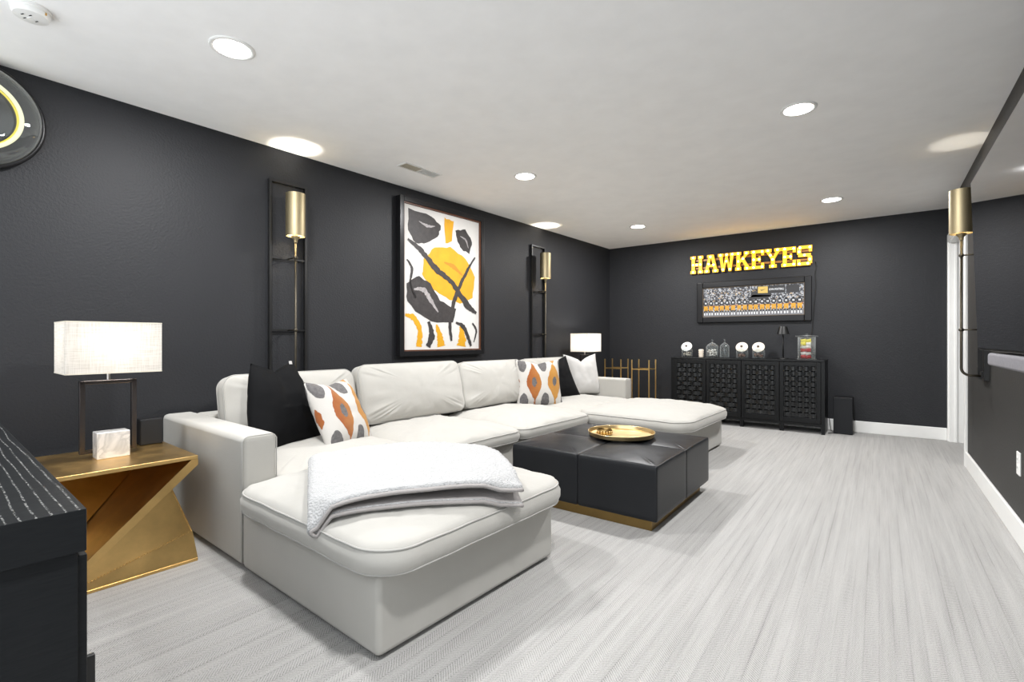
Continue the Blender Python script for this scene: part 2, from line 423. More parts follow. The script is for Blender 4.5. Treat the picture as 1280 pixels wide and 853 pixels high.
def throw_pillow(a, b, T, chop=.1, seed=0, n=30, skew=0, taper=0):
    bm = B()
    def pt(x, y, s):
        pin = .085
        X = a*x*(1-pin*(1-y*y)); Y = b*y*(1-pin*(1-x*x))
        t = T*max(0, (1-x**4)*(1-y**4))**.5*max(0, (1-x*x)*(1-y*y))**.22
        yy = (y+1)/2; X *= 1-taper*yy**2.2
        d = math.exp(-abs(x-skew)/.42)*yy**3
        Y -= chop*d*2*b
        t *= 1-.45*math.exp(-((x-skew)/.22)**2)*yy**2*(1 if chop else 0)
        t += .006*nz(X, Y, 9, seed)*(1 if t > .01 else 0)*s + .004*nz(X, Y, 22, seed+3)*s*(t > .01)
        return (X, Y, s*max(t, .004))
    F = [[bm.verts.new(pt(-1+2*i/n, -1+2*j/n, 1)) for i in range(n+1)] for j in range(n+1)]
    K = [[F[j][i] if i in (0, n) or j in (0, n) else bm.verts.new(pt(-1+2*i/n, -1+2*j/n, -1)) for i in range(n+1)] for j in range(n+1)]
    for j in range(n):
        for i in range(n):
            bm.faces.new((F[j][i], F[j][i+1], F[j+1][i+1], F[j+1][i]))
            bm.faces.new((K[j][i], K[j+1][i], K[j+1][i+1], K[j][i+1]))
    return bm

# ================================================================ setting
bm = B(); box(bm, -3.75, 2.0, FRONT-.1, BACK+.1, -.06, 0); struct('floor', bm, M['carpet'])
bm = B(); box(bm, -3.75, 2.0, FRONT-.1, BACK+.1, H, H+.08); struct('ceiling', bm, M['ceiling'])
bm = B(); box(bm, -.12, 0, FRONT-.4, 6.97, 0, H); o = struct('wall_left', bm, M['wall']); o.location = (OX, 0, 0); o.rotation_euler = (0, 0, -TH)
bm = B(); box(bm, -3.4, 2.0, BACK, BACK+.12, 0, H); struct('wall_back', bm, M['wall'])
# front wall left out behind the camera to let soft world light in
DY0, DY1, DZ = 5.58, 6.80, 2.08
bm = B()
box(bm, RIGHT, RIGHT+.12, FRONT, DY0, 0, H); box(bm, RIGHT, RIGHT+.12, DY0, BACK, DZ, H)
box(bm, RIGHT, RIGHT+.12, DY1, BACK, 0, DZ)
struct('wall_right', bm, M['wall_right'])
bm = B(); box(bm, 1.9, 2.0, FRONT, BACK+.1, 0, H); struct('wall_hall', bm, M['hall'])
# door casing and jamb
bm = B()
box(bm, RIGHT-.017, RIGHT, DY0-.075, DY0+.002, 0, DZ+.075, .003); box(bm, RIGHT-.017, RIGHT, DY0, DY1+.055, DZ, DZ+.075, .003)
box(bm, RIGHT-.017, RIGHT, DY1, DY1+.055, 0, DZ, .003)
box(bm, RIGHT-.006, RIGHT+.125, DY0, DY0+.018, 0, DZ); box(bm, RIGHT-.006, RIGHT+.125, DY1-.018, DY1, 0, DZ)
box(bm, RIGHT-.006, RIGHT+.125, DY0, DY1, DZ-.018, DZ)
box(bm, RIGHT+.04, RIGHT+.055, DY1-.03, DY1-.016, 0, DZ-.018)
struct('door_1', bm, M['trim'])
# baseboards
BBH = .13
def bb(name, x0, x1, y0, y1): return struct(name, box(B(), x0, x1, y0, y1, 0, BBH, .005), M['trim'], smooth='auto')
bb('baseboard_back', -3.30, RIGHT-.017, BACK-.016, BACK)
bb('baseboard_right', RIGHT-.016, RIGHT, FRONT, DY0-.075)
o = struct('baseboard_left', box(B(), 0, .016, FRONT-.2, 6.84, 0, BBH, .005), M['trim']); o.location = (OX, 0, 0); o.rotation_euler = (0, 0, -TH)

# ================================================================ recessed lights
def area(name, parent, loc, size, power, col=(1, .995, .995), spread=PI):
    l = bpy.data.lights.new(name, 'AREA'); l.shape = 'DISK'; l.size = size; l.energy = power; l.color = col; l.spread = spread
    o = bpy.data.objects.new(name, l); C.objects.link(o); o.parent = parent; o.location = loc; return o
def point(name, parent, loc, r, power, col):
    l = bpy.data.lights.new(name, 'POINT'); l.shadow_soft_size = r; l.energy = power; l.color = col
    o = bpy.data.objects.new(name, l); C.objects.link(o); o.parent = parent; o.location = loc; return o
cans = [(-2.45, 1.06, 'lit round ceiling light nearest the camera, above the cream chaise end'),
        (-.386, 3.37, 'lit round ceiling light, large one right of centre over the open carpet'),
        (-2.39, 3.37, 'lit round ceiling light right of the white ceiling vent'),
        (-.375, 5.74, 'lit round ceiling light in front of the glowing letter sign'),
        (-2.35, 5.69, 'lit round ceiling light farthest left, near the back corner'),
        (-.40, 1.06, 'lit round ceiling light over the camera side of the open carpet'),
        ]
for x, y, lb in cans:
    t = thing('recessed_light', lb, 'ceiling light', (x, y, H), 0, 'round recessed ceiling lights')
    obj('trim_ring', lathe(B(), [(.078, 0), (.078, -.006), (.092, -.007), (.098, -.003), (.098, 0)], 40), M['plastic'], t, True)
    obj('diffuser', lathe(B(), [(0, -.005), (.078, -.005)], 40), M['lens'], t, rec=False)
    area('light_source', t, (0, 0, -.012), .15, CAN_W)
# smoke detector
t = thing('smoke_detector', 'white round smoke detector on the ceiling in the near left corner', 'smoke detector', (-2.83, .43, H), .4)
obj('body', lathe(B(), [(.066, 0), (.068, -.012), (.062, -.016), (.062, -.024), (.056, -.036), (.03, -.041), (0, -.042)], 36), M['plastic'], t, 'auto')
boxo('indicator', M['led'], t, .035, .062, .012, .018, -.028, -.018)
for dx, dy in ((.0, .02), (.02, -.015), (-.02, -.01), (0, -.03)):
    boxo('sensor_slot', M['slot'], t, dx-.007, dx+.007, dy-.002, dy+.002, -.0425, -.0395)
boxo('label_plate', M['plastic'], t, -.012, .012, -.008, .008, -.0435, -.041)
# ceiling vent: half of its louvres lean towards the camera, their shade painted tan; half lean away
t = thing('ceiling_vent', 'white ceiling air vent with shade toned into one half, above the sofa, left of the ceiling light', 'air vent', xy(.455, 2.76, H), -TH)
bm = B()
for a in ((-.06, -.045, -.19, .19), (.045, .06, -.19, .19), (-.045, .045, -.19, -.178), (-.045, .045, .178, .19), (-.045, .045, -.006, .006)):
    box(bm, *a, -.006, 0)
obj('frame', bm, M['plastic'], t)
boxo('duct_shadow', M['vent_shade'], t, -.045, .045, -.178, 0, -.0008, 0)
boxo('duct_face', M['plastic'], t, -.045, .045, 0, .178, -.0008, 0)
for k in range(20):
    y = -.168+k*.0176
    if abs(y) < .01: continue
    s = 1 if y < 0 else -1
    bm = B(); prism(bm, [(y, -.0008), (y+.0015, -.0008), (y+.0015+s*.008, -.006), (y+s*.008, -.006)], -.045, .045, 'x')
    obj('louvre', bm, M['vent_shade'] if y < 0 else M['plastic'], t)

# ================================================================ sectional sofa
SU, SV = 1.1, 3.3
sofa = thing('sectional_sofa', 'large cream fabric sectional sofa with a chaise at each end along the dark wall', 'sofa', xy(SU, SV), -TH)
def sb(name, u0, u1, v0, v1, z0, z1, bev=.03, mat='sofa', parent=None, seg=4):
    return boxo(name, M[mat], parent or sofa, u0-SU, u1-SU, v0-SV, v1-SV, z0, z1, bev=bev, seg=seg)
def arm(u0, u1, v0, v1, side):
    bm = box(B(), u0-SU, u1-SU, v0-SV, v1-SV, .012, .61, .028, 4)
    o = obj('armrest', bm, M['sofa'], sofa, 'auto')
    # welt seam round the end panel
    y0, y1 = v0-SV, v1-SV; x = u1-SU-.004
    bm = B(); k = .022
    tube(bm, [(x, y0+.004, .03), (x, y0+.004, .585), (x, y0+.014, .600), (x, y0+k+.006, .6075), (x, y1-k-.006, .6075), (x, y1-.014, .600), (x, y1-.004, .585), (x, y1-.004, .03)], .0028, 6)
    obj('seam', bm, M['sofa_seam'], o, True); return o
arm(.04, 1.165, 1.10, 1.265, 0)
arm(.04, 1.03, 5.30, 5.455, 1)
sb('backrest', .04, .26, 1.267, 5.298, .012, .60, .03)
# bases of the modules
sb('base', .262, 1.163, 1.268, 2.105, .012, .285, .02)
sb('base', .262, 1.18, 2.11, 3.10, .012, .285, .02)
sb('base', .262, 1.18, 3.104, 4.12, .012, .285, .02)
sb('base', .262, 1.05, 4.124, 5.298, .012, .285, .02)
sb('chaise_base', 1.17, 2.203, 1.10, 2.108, .012, .285, .022)
sb('chaise_base', 1.06, 2.09, 4.124, 5.27, .012, .285, .022)
bm = B()
for u, v in ((.15, 1.2), (1.05, 1.2), (1.25, 1.2), (2.1, 1.2), (2.1, 2.0), (1.25, 2.0), (1.1, 2.3), (1.1, 2.95), (1.1, 3.2), (1.1, 3.95), (1.2, 4.25), (1.95, 4.25), (1.95, 5.15), (.15, 5.38), (.9, 5.38)):
    obj('foot', box(B(), u-.04-SU, u+.04-SU, v-.04-SV, v+.04-SV, 0, .026), M['foot'], sofa)
bm.free()
def seat(name, u0, u1, v0, v1, zb, zt, crown, rc, seed, pipes=True, wr=.008, pleat=.006):
    a, b_ = (u1-u0)/2, (v1-v0)/2
    o = obj(name, cushion(a, b_, zb, zt, crown, rc, 0, seed, wr, .012, pleat), M['sofa'], sofa, True)
    o.location = ((u0+u1)/2-SU, (v0+v1)/2-SV, 0)
    if pipes: obj('piping', piping(a, b_, (zt-.002, zb+.006), rc, .004, seed), M['sofa_seam'], o, True)
    return o
CH = dict(u0=1.15, u1=2.27, v0=1.065, v1=2.15, zb=.287, zt=.375, crown=.085)
seat('chaise_cushion', 1.15, 2.27, 1.065, 2.15, .287, .375, .085, .15, 1)
seat('seat_cushion', .30, 1.19, 1.27, 2.14, .287, .385, .06, .09, 2)
seat('seat_cushion', .30, 1.25, 2.13, 3.10, .287, .365, .085, .10, 3, wr=.014, pleat=.012)
seat('seat_cushion', .30, 1.25, 3.105, 4.13, .287, .365, .085, .10, 4, wr=.014, pleat=.012)
seat('seat_cushion', .30, 1.14, 4.12, 5.295, .287, .375, .06, .09, 5)
seat('chaise_cushion', 1.08, 2.15, 4.10, 5.31, .287, .375, .085, .16, 6, wr=.012, pleat=.010)
def chaise_top(u, v):
    a, b_ = (CH['u1']-CH['u0'])/2, (CH['v1']-CH['v0'])/2
    x, y = u-(CH['u0']+CH['u1'])/2, v-(CH['v0']+CH['v1'])/2
    dx, dy = max(0, abs(x)-a+.03), max(0, abs(y)-b_+.03)
    X, Y = max(-a, min(a, x)), max(-b_, min(b_, y))
    return CH['zt']+CH['crown']*crown_fn(a, b_)(X*.97, Y*.97)-.45*dx-1.5*dy
PB = Matrix(((0, 0, 1), (1, 0, 0), (0, 1, 0)))       # local x -> along the wall, y -> up, z -> into the room
def lean(o, u, v, z, tilt, yaw=0, roll=0, world=False):
    R = (Matrix.Rotation(yaw, 3, 'Z') @ Matrix.Rotation(-tilt, 3, 'Y') @ PB @ Matrix.Rotation(roll, 3, 'Z'))
    o.rotation_euler = R.to_euler()
    if world:
        o.rotation_euler = (Matrix.Rotation(-TH, 3, 'Z') @ R).to_euler(); o.location = xy(u, v, z)
    else: o.location = (u-SU, v-SV, z)
for k, (v0, v1, zc, hh, ti) in enumerate([(1.30, 2.17, .615, .43, .20), (2.21, 3.245, .635, .44, .22), (3.25, 4.15, .63, .42, .22), (4.16, 5.06, .63, .42, .22)]):
    a = (v1-v0)/2
    o = obj('back_cushion', cushion(a, hh/2, -.045, .045, .075, .075, .06, 10+k, .012, .006, .012), M['sofa'], sofa, True)
    lean(o, .40, (v0+v1)/2, zc+.01, ti)
    obj('piping', piping(a, hh/2, (.045, -.045), .075, .0035, 10+k), M['sofa_seam'], o, True)

# ---------------------------------------------------------------- throw pillows
def pil(name, label, mat, a, T, u, v, z, tilt, yaw, roll, chop, seed, skew=0, taper=0, group='square throw pillows on the sofa'):
    o = obj(name, throw_pillow(a, a, T, chop, seed, skew=skew, taper=taper), M[mat], None, True)
    lean(o, u, v, z, tilt, yaw, roll, world=True); return tag(o, label, 'pillow', group)
p1 = pil('throw_pillow', 'black velvet throw pillow beside the near sofa arm', 'velvet', .278, .085, .58, 1.565, .655, .28, .30, .0, .075, 1, taper=.44)
boxo('care_tag', M['white_pillow'], p1, .122, .144, .254, .276, .006, .009)
pil('throw_pillow', 'rust and grey patterned throw pillow leaning on the black pillow by the near arm', 'pattern', .240, .09, .73, 1.865, .585, .46, .42, -.02, .05, 2, taper=.08)
pil('throw_pillow', 'orange and grey patterned throw pillow at the far end of the sofa', 'pattern', .245, .08, .62, 4.17, .62, .22, -.65, .0, .07, 3, taper=.04)
pil('throw_pillow', 'black throw pillow between the patterned and the white pillow', 'velvet', .24, .075, .50, 4.66, .615, .28, -.50, .20, .10, 4, taper=.10)
pil('throw_pillow', 'white throw pillow with a chopped top beside the far sofa arm', 'white_pillow', .25, .08, .56, 5.13, .655, .25, -.35, .0, .17, 5, taper=.02)

# ---------------------------------------------------------------- blanket
def blanket():
    t = thing('sherpa_blanket', 'folded white sherpa blanket draped across the near chaise', 'blanket', xy(1.75, 1.6, .45), -TH)
    A = Vector((1.22, 1.43)); Bc = Vector((1.67, 2.14)); D = Vector((1.90, 1.06)); Cc = Vector((2.31, 1.73))
    def base(p, q):       # p across from the fold (0) to the loose edges (1), q from far (0) to near (1)
        pt = (A*(1-p)+Bc*p)*(1-q)+(D*(1-p)+Cc*p)*q
        pt += Vector((.03*math.sin(PI*p), -.03*math.sin(PI*p)))*q
        return pt
    def h(p, q): 
        pt = base(p, q); pt = Vector((pt.x, pt.y)); z = chaise_top(pt.x, pt.y)
        return pt, z
    th = .022; NP, NQ = 46, 40
    prof = []
    # profile along p: lower sheet from loose edge to fold, round the fold, upper sheet back
    for i in range(NP+1): prof.append((1-i/NP, 0))
    for k in range(1, 6): prof.append((-.022*math.sin(PI*k/6), k/6))
    for i in range(NP+1): prof.append((i/NP, 1))
    def P(pp, lv, off, q):
        pt, z = h(max(0, pp), q)
        if pp < 0: pt = pt+(A-Bc).normalized()*(-pp)
        gap = .010+.034*max(0, pp)**.7*q
        zz = z+.004+th/2+lv*(th+gap)+off
        zz += .006*nz(pt.x, pt.y, 6, 3+lv)+.0035*nz(pt.x, pt.y, 40, 8)*(lv if off > 0 else 0)
        return Vector((pt.x-1.75, pt.y-1.6, zz-.45))
    bm = B(); outer = []; inner = []
    for j in range(NQ+1):
        q = j/NQ
        ro, ri = [], []
        for pp, lv in prof:
            c = P(pp, lv, 0, q)
            # sheet normal: up on upper sheet, down on lower one, outwards at the fold
            nrm = Vector(((A-Bc).normalized().x*math.sin(PI*lv), (A-Bc).normalized().y*math.sin(PI*lv), -math.cos(PI*lv)))
            bulge = .0035*(1+nz(c.x, c.y, 55, 4)*2)
            ro.append(bm.verts.new(c+nrm*(th/2+bulge*lv))); ri.append(bm.verts.new(c-nrm*th/2))
        outer.append(ro); inner.append(ri)
    n = len(prof)
    for j in range(NQ):
        for i in range(n-1):
            bm.faces.new((outer[j][i], outer[j][i+1], outer[j+1][i+1], outer[j+1][i]))
            f = bm.faces.new((inner[j][i], inner[j+1][i], inner[j+1][i+1], inner[j][i+1])); f.material_index = 1
        for i in (0, n-1):
            f = bm.faces.new((outer[j][i], outer[j+1][i], inner[j+1][i], inner[j][i])); f.material_index = 1
    for j in (0, NQ):
        for i in range(n-1):
            f = bm.faces.new((outer[j][i], outer[j][i+1], inner[j][i+1], inner[j][i])); f.material_index = 0
    o = obj('fleece', bm, None, t, True, mats=[M['sherpa'], M['sherpa_edge']])
    # stitched hem along the near edge
    bm = B()
    for lv, off in ((0, -.5), (1, .5)):
        pass
    hem = [P(pp, lv, 0, 1.0)+Vector((.006, -.004, 0)) for pp, lv in prof]
    tube(bm, hem, .0075, 6)
    e = obj('hem', bm, M['sherpa_edge'], t, True); e['label'] = 'grey hem along the near edge'
blanket()

# ================================================================ ottoman
ott = thing('ottoman', 'square black leather ottoman on a brass plinth in front of the sofa', 'ottoman', (-1.447, 3.085, 0))
boxo('plinth', M['brass_plinth'], ott, -.445, .442, -.46, .452, 0, .066, bev=.003)
def panel(x0, x1, y0, y1):
    bm = B(); cx, cy = (x0+x1)/2, (y0+y1)/2
    bm2 = cushion((x1-x0)/2, (y1-y0)/2, (.068), .372, .013, .012, 0, int(cx*50+cy*70), .0025, .001, .002)
    o = obj('leather_panel', bm2, M['leather'], ott, True); o.location = (cx, cy, 0)
for x0, x1 in ((-.486, -.0006), (.0006, .488)):
    for y0, y1 in ((-.505, -.0006), (.0006, .50)): panel(x0, x1, y0, y1)
# tray with bowl
tray = thing('tray', 'round brass tray on top of the black ottoman', 'tray', (-1.44, 3.19, .39))
obj('dish', lathe(B(), [(0, 0), (.20, 0), (.222, .006), (.228, .03), (.223, .031), (.217, .010), (.20, .006), (0, .006)], 72), M['brass_tray'], tray, 'auto')
bm = B(); tube(bm, [(.2265*math.cos(2*PI*k/72), .2265*math.sin(2*PI*k/72), .031) for k in range(72)], .003, 6, closed=True)
obj('rim', bm, M['brass_tray'], tray, True)
bowl = thing('bowl', 'small brass ribbed bowl on the left of the brass tray', 'bowl', (-1.535, 3.125, .397))
bm = lathe(B(), [(0, 0), (.042, 0), (.052, .008), (.054, .03), (.050, .038), (.046, .030), (.044, .010), (0, .008)], 40)
obj('basin', bm, M['brass_plinth'], bowl, 'auto')
for k in range(16):
    t_ = 2*PI*k/16; bm = B(); tube(bm, [(.0535*math.cos(t_), .0535*math.sin(t_), z) for z in (.008, .03)], .0035, 6)
    obj('rib', bm, M['brass_tray'], bowl, True)

# ================================================================ brass side table + lamp
def side_table(loc, label):
    t = thing('side_table', label, 'side table', loc, -TH, 'angular brass side tables at the ends of the sofa')
    a = .275; h = .505          # local x = away from wall, y = along wall
    x0, x1, y0, y1 = -a, a, -.28, .265
    boxo('tabletop', M['brass_table'], t, x0, x1, y0, y1, h-.018, h, bev=.002)
    # slanting plate from the far top edge down to the near floor edge
    bm = B(); prism(bm, [(y1, h-.018), (y1-.028, h-.018), (y0, .012), (y0, 0), (y0+.03, 0), (y1, h-.045)], x0, x1, 'x')
    obj('diagonal_plate', bm, M['brass_table'], t)
    boxo('base_plate', M['brass_table'], t, x0, x1, y0, y1, 0, .014, bev=.002)
    def solid(name, vs, fs):
        bm = B(); V = [bm.verts.new(v) for v in vs]
        for f in fs: bm.faces.new([V[i] for i in f])
        return obj(name, bm, M['brass_table'], t)
    zp = lambda y: h*(y-y0)/(y1-y0)
    ym = y1-.10
    apex = (x1-.045, ym, zp(ym)-.035)
    rm = (x1-.035, y1-.012, .135)
    # lower folded facets: floor edge up to the middle of the slanting plate, creased above a bright sill facet
    solid('lower_facet', [(x1-.004, y0+.03, .014), rm, apex, (x0, y1, .014), (x0, y0+.03, .014), (x0+.1, ym, zp(ym)-.03), (x1-.004, y1, .014)],
          [(0, 1, 2), (0, 6, 1), (1, 6, 3), (1, 3, 5, 2), (4, 0, 2, 5), (3, 4, 5), (0, 4, 3, 6)])
    # upper folded facet inside the opening
    solid('upper_facet', [(x0, y0, h-.018), (x0, y1-.03, h-.020), (x0, y0+.01, .02), (x0+.30, y0+.03, .05)],
          [(0, 1, 3), (0, 3, 2), (1, 2, 3), (0, 2, 1)])
    # hammered seam with rivets along the facet edges
    bm = B(); 
    P0 = Vector(rm); P1 = Vector(apex); Q0 = Vector((x1-.003, y0+.05, .017))
    for A_, B_, n in ((P0, P1, 34), (P0, Q0, 44)):
        for k in range(n):
            c = A_.lerp(B_, (k+.5)/n)
            bmesh.ops.create_icosphere(bm, subdivisions=1, radius=.0035, matrix=Matrix.Translation(c+Vector((.001, -.004 if B_ is P1 else 0, 0 if B_ is P1 else .004))))
    o = obj('rivet_seam', bm, M['brass_table'], t, True); o['kind'] = 'stuff'
    return t
side_table(xy(.625, .745), 'angular brass side table in front of the near sofa arm')
side_table(xy(.33, 5.80), 'angular brass side table hidden behind the far sofa arm under a lamp')
def table_lamp(loc, label, power):
    t = thing('table_lamp', label, 'lamp', loc, -TH, 'rectangular-shade table lamps')
    boxo('marble_base', M['marble'], t, -.035, .05, -.062, .062, 0, .122, bev=.003)
    bm = B(); X0, X1 = -.055, -.040
    for a in ((-.108, -.088, .018, .36), (.088, .108, .018, .36), (-.108, .108, .343, .36)): box(bm, X0-.006, X1+.006, a[0], a[1], a[2], a[3], .002)
    for y in (-1, 1): box(bm, X0, X1, min(y*.06, y*.1), max(y*.06, y*.1), .018, .032)
    obj('frame', bm, M['bronze'], t, 'auto')
    bm = lathe(B(), [(0, .36), (.007, .36), (.007, .45), (.012, .452), (.012, .47), (0, .47)], 16)
    bmesh.ops.translate(bm, vec=(-.047, 0, 0), verts=bm.verts)
    obj('neck', bm, M['nickel'], t, 'auto')
    a, b_, z0, z1, w_ = .125, .178, .398, .636, .003
    cx = -.03
    bm = B()
    box(bm, cx-a, cx+a, -b_, -b_+w_, z0, z1); box(bm, cx-a, cx+a, b_-w_, b_, z0, z1)
    box(bm, cx-a, cx-a+w_, -b_+w_, b_-w_, z0, z1); box(bm, cx+a-w_, cx+a, -b_+w_, b_-w_, z0, z1)
    sh = obj('lamp_shade', bm, M['linen'], t)
    for z in (z0, z1-.005):
        e = .0008; bm = B()
        box(bm, cx-a-e, cx+a+e, -b_-e, -b_+w_+e, z, z+.005); box(bm, cx-a-e, cx+a+e, b_-w_-e, b_+e, z, z+.005)
        box(bm, cx-a-e, cx-a+w_+e, -b_, b_, z, z+.005); box(bm, cx+a-w_-e, cx+a+e, -b_, b_, z, z+.005)
        obj('shade_trim', bm, M['linen_trim'], sh)
    bm = B(); tube(bm, [(cx-a+.002, 0, z1-.03), (cx+a-.002, 0, z1-.03)], .002, 6); tube(bm, [(cx, -b_+.002, z1-.03), (cx, b_-.002, z1-.03)], .002, 6); tube(bm, [(-.047, 0, .45), (-.047, 0, z1-.03)], .003, 6)
    obj('shade_spider', bm, M['nickel'], sh, True)
    bm = B(); bmesh.ops.create_uvsphere(bm, u_segments=16, v_segments=10, radius=.028, matrix=Matrix.Translation((-.047, 0, .51)))
    obj('bulb', bm, M['lamp_bulb'], t, True)
    point('light_source', t, (cx+.02, 0, .53), .03, power, (1, .95, .87))
    return t
table_lamp(xy(.60, .742, .505), 'table lamp with white marble block base on the near brass table', TABLE_LAMP_W*.22)
table_lamp(xy(.29, 5.72, .505), 'table lamp glowing behind the far sofa arm', TABLE_LAMP_W*1.3)
sp = thing('satellite_speaker', 'small black box speaker on the brass table, right of the marble lamp base', 'speaker', xy(.405, .945, .505), -TH)
boxo('cabinet_shell', M['speaker'], sp, -.035, .03, -.05, .05, 0, .135, bev=.003)
boxo('grille', M['speaker_cloth'], sp, .03, .036, -.047, .047, .004, .131, bev=.001)

# ================================================================ near black cabinet
cb = thing('black_cabinet', 'black oak cabinet with pale grain in the near left foreground', 'cabinet', (-1.16, .25, 0), math.radians(-2.5))
boxo('top_slab', M['cabinet'], cb, -1.75, 0, -.52, 0, .672, .75, bev=.002)
boxo('body', M['cabinet'], cb, -1.74, -.012, -.51, -.010, .0, .670, bev=.002)
for k in range(3):
    x0 = -1.73+.572*k
    d = boxo('door', M['cabinet'], cb, x0, x0+.566, -.012, .004, .04, .66, bev=.002)
    boxo('handle', M['iron'], d, x0+.52, x0+.532, .004, .022, .28, .45, bev=.002)

# ================================================================ wall sconces
def sconce(loc, rz, label, lit):
    """local x = away from the wall, y = along the wall; z measured from the floor"""
    t = thing('wall_sconce', label, 'wall lamp', loc, rz, 'tall black-framed brass wall sconces')
    zb, zt, w_ = .785, 2.206, .140
    Z = lambda z: z-zb
    bm = B(); f = .017
    box(bm, 0.004, .030, -w_, -w_+f, 0, Z(zt)); box(bm, .004, .030, w_-f, w_, 0, Z(zt))
    box(bm, .004, .030, -w_+f, w_-f, Z(zt)-f, Z(zt)); box(bm, .004, .030, -w_+f, w_-f, 0, f)
    fr = obj('frame', bm, M['iron'], t)
    for z in (1.648, 1.128):
        boxo('crossbar', M['iron'], t, .012, .024, -w_+f, w_-f, Z(z)-.006, Z(z)+.006)
        bm = B(); tube(bm, [(.02, 0, Z(z)), (.128, 0, Z(z))], .0055, 8)
        bmesh.ops.create_uvsphere(bm, u_segments=12, v_segments=8, radius=.015, matrix=Matrix.Translation((.128, 0, Z(z))))
        obj('standoff', bm, M['iron_pole'], t, True)
    px = .128
    pts = [(px, 0, Z(1.79)), (px, 0, Z(.86))]+[(px-.05+.05*math.cos(a), 0, Z(.86)-.05*math.sin(a)) for a in [PI/2*k/6 for k in range(1, 7)]]+[(.028, 0, Z(.81))]
    obj('pole', tube(B(), pts, .0085, 10), M['iron_pole'], t, True)
    boxo('mount_plate', M['iron'], t, .004, .030, -.03, .03, f, Z(.84))
    obj('socket_cup', lathe(B(), [(0, Z(1.755)), (.012, Z(1.757)), (.014, Z(1.775)), (.028, Z(1.79)), (.030, Z(1.80)), (.022, Z(1.805)), (.022, Z(1.84)), (0, Z(1.84))], 24, px, 0), M['brass_shade'], t, 'auto')
    z0, z1, r = Z(1.80), Z(2.105), .066
    obj('shade', lathe(B(), [(r, z0), (r, z1), (r-.003, z1), (r-.003, z0), (r, z0)], 48, px, 0), M['brass_shade'], t, 'auto')
    bm = B(); bmesh.ops.create_uvsphere(bm, u_segments=14, v_segments=10, radius=.024, matrix=Matrix.Translation((px, 0, Z(1.865))))
    obj('bulb', bm, M['lamp_bulb'] if lit > 1 else M['plastic'], t, True)
    if lit: point('light_source', t, (px, 0, Z(1.915)), .016, lit, (1, .95, .86))
sconce(xy(0, 1.885, .785), -TH, 'brass-shaded wall sconce in a tall black frame above the near sofa end', SCONCE_W)
sconce(xy(0, 4.99, .785), -TH, 'brass-shaded wall sconce in a tall black frame right of the painting', SCONCE_W)
sconce((RIGHT, 4.62, .785), PI, 'brass-shaded wall sconce beside the white doorway and the television', SCONCE_W*.22)

# ================================================================ abstract painting
pt = thing('framed_painting', 'large framed abstract painting in black, gold and white above the sofa', 'painting', xy(0, 3.41, .91), -TH)
PW, PH = 1.10, 1.43
bm = B(); f = .045
for a in ((-PW/2, -PW/2+f, 0, PH), (PW/2-f, PW/2, 0, PH), (-PW/2+f, PW/2-f, 0, f), (-PW/2+f, PW/2-f, PH-f, PH)): box(bm, .004, .07, *a, .003)
obj('frame', bm, M['frame_black'], pt, 'auto')
bm = B(); g = f+.012
for a in ((-PW/2+f, -PW/2+g, f, PH-f), (PW/2-g, PW/2-f, f, PH-f), (-PW/2+g, PW/2-g, f, g), (-PW/2+g, PW/2-g, PH-g, PH-f)): box(bm, .01, .058, *a)
o = obj('frame_lip', bm, M['frame_wood'], pt); o['label'] = 'reddish walnut inner lip'
cv = boxo('canvas', M['canvas'], pt, .01, .04, -PW/2+g, PW/2-g, g, PH-g)
CW, CHh = PW-2*g, PH-2*g
def stroke(name, pts, ws, mat, lay, seed):
    """a brush stroke: ribbon with ragged edges along pts (p,q in 0..1 of the canvas)"""
    rs = random.Random(seed); P = []
    pts = [Vector(((p-.5)*CW, g+q*CHh)) for p, q in pts]
    for i in range(len(pts)-1):       # Catmull-Rom
        p0, p1, p2, p3 = pts[max(0, i-1)], pts[i], pts[i+1], pts[min(len(pts)-1, i+2)]
        for k in range(10):
            t_ = k/10
            P.append((.5*((2*p1)+(p2-p0)*t_+(2*p0-5*p1+4*p2-p3)*t_*t_+(3*p1-p0-3*p2+p3)*t_**3), ws[i]*(1-t_)+ws[i+1]*t_))
    P.append((pts[-1], ws[-1]))
    bm = B(); L = []
    lim = lambda v: Vector((max(-CW/2+.002, min(CW/2-.002, v.x)), max(g+.002, min(g+CHh-.002, v.y))))
    for i, (c, w_) in enumerate(P):
        d = (P[min(i+1, len(P)-1)][0]-P[max(i-1, 0)][0]); d = d.normalized() if d.length > 0 else Vector((1, 0)); n_ = Vector((-d.y, d.x))
        a_ = lim(c+n_*w_*(.5+rs.uniform(-.12, .12))); b2 = lim(c-n_*w_*(.5+rs.uniform(-.12, .12)))
        L.append((bm.verts.new((.0402+lay*.0005, a_.x, a_.y)), bm.verts.new((.0402+lay*.0005, b2.x, b2.y))))
    for A_, D_ in zip(L, L[1:]): bm.faces.new((A_[0], A_[1], D_[1], D_[0]))
    return obj(name, bm, M[mat], cv, rec=False)
def patch(name, pts, mat, lay, seed):
    rs = random.Random(seed); bm = B(); n = len(pts); out = []
    for i in range(n):
        a_, b2 = Vector(pts[i]), Vector(pts[(i+1) % n])
        for k in range(4):
            c = a_.lerp(b2, k/4)+Vector((rs.uniform(-1, 1), rs.uniform(-1, 1)))*.006; out.append(c)
    vs = [bm.verts.new((.0402+lay*.0005, (c.x-.5)*CW, g+max(.004, min(.996, c.y))*CHh)) for c in out]
    cc = sum(out, Vector((0, 0)))/len(out); c0 = bm.verts.new((.0402+lay*.0005, (cc.x-.5)*CW, g+cc.y*CHh))
    for i in range(len(vs)): bm.faces.new((c0, vs[i], vs[(i+1) % len(vs)]))
    return obj(name, bm, M[mat], cv, rec=False)
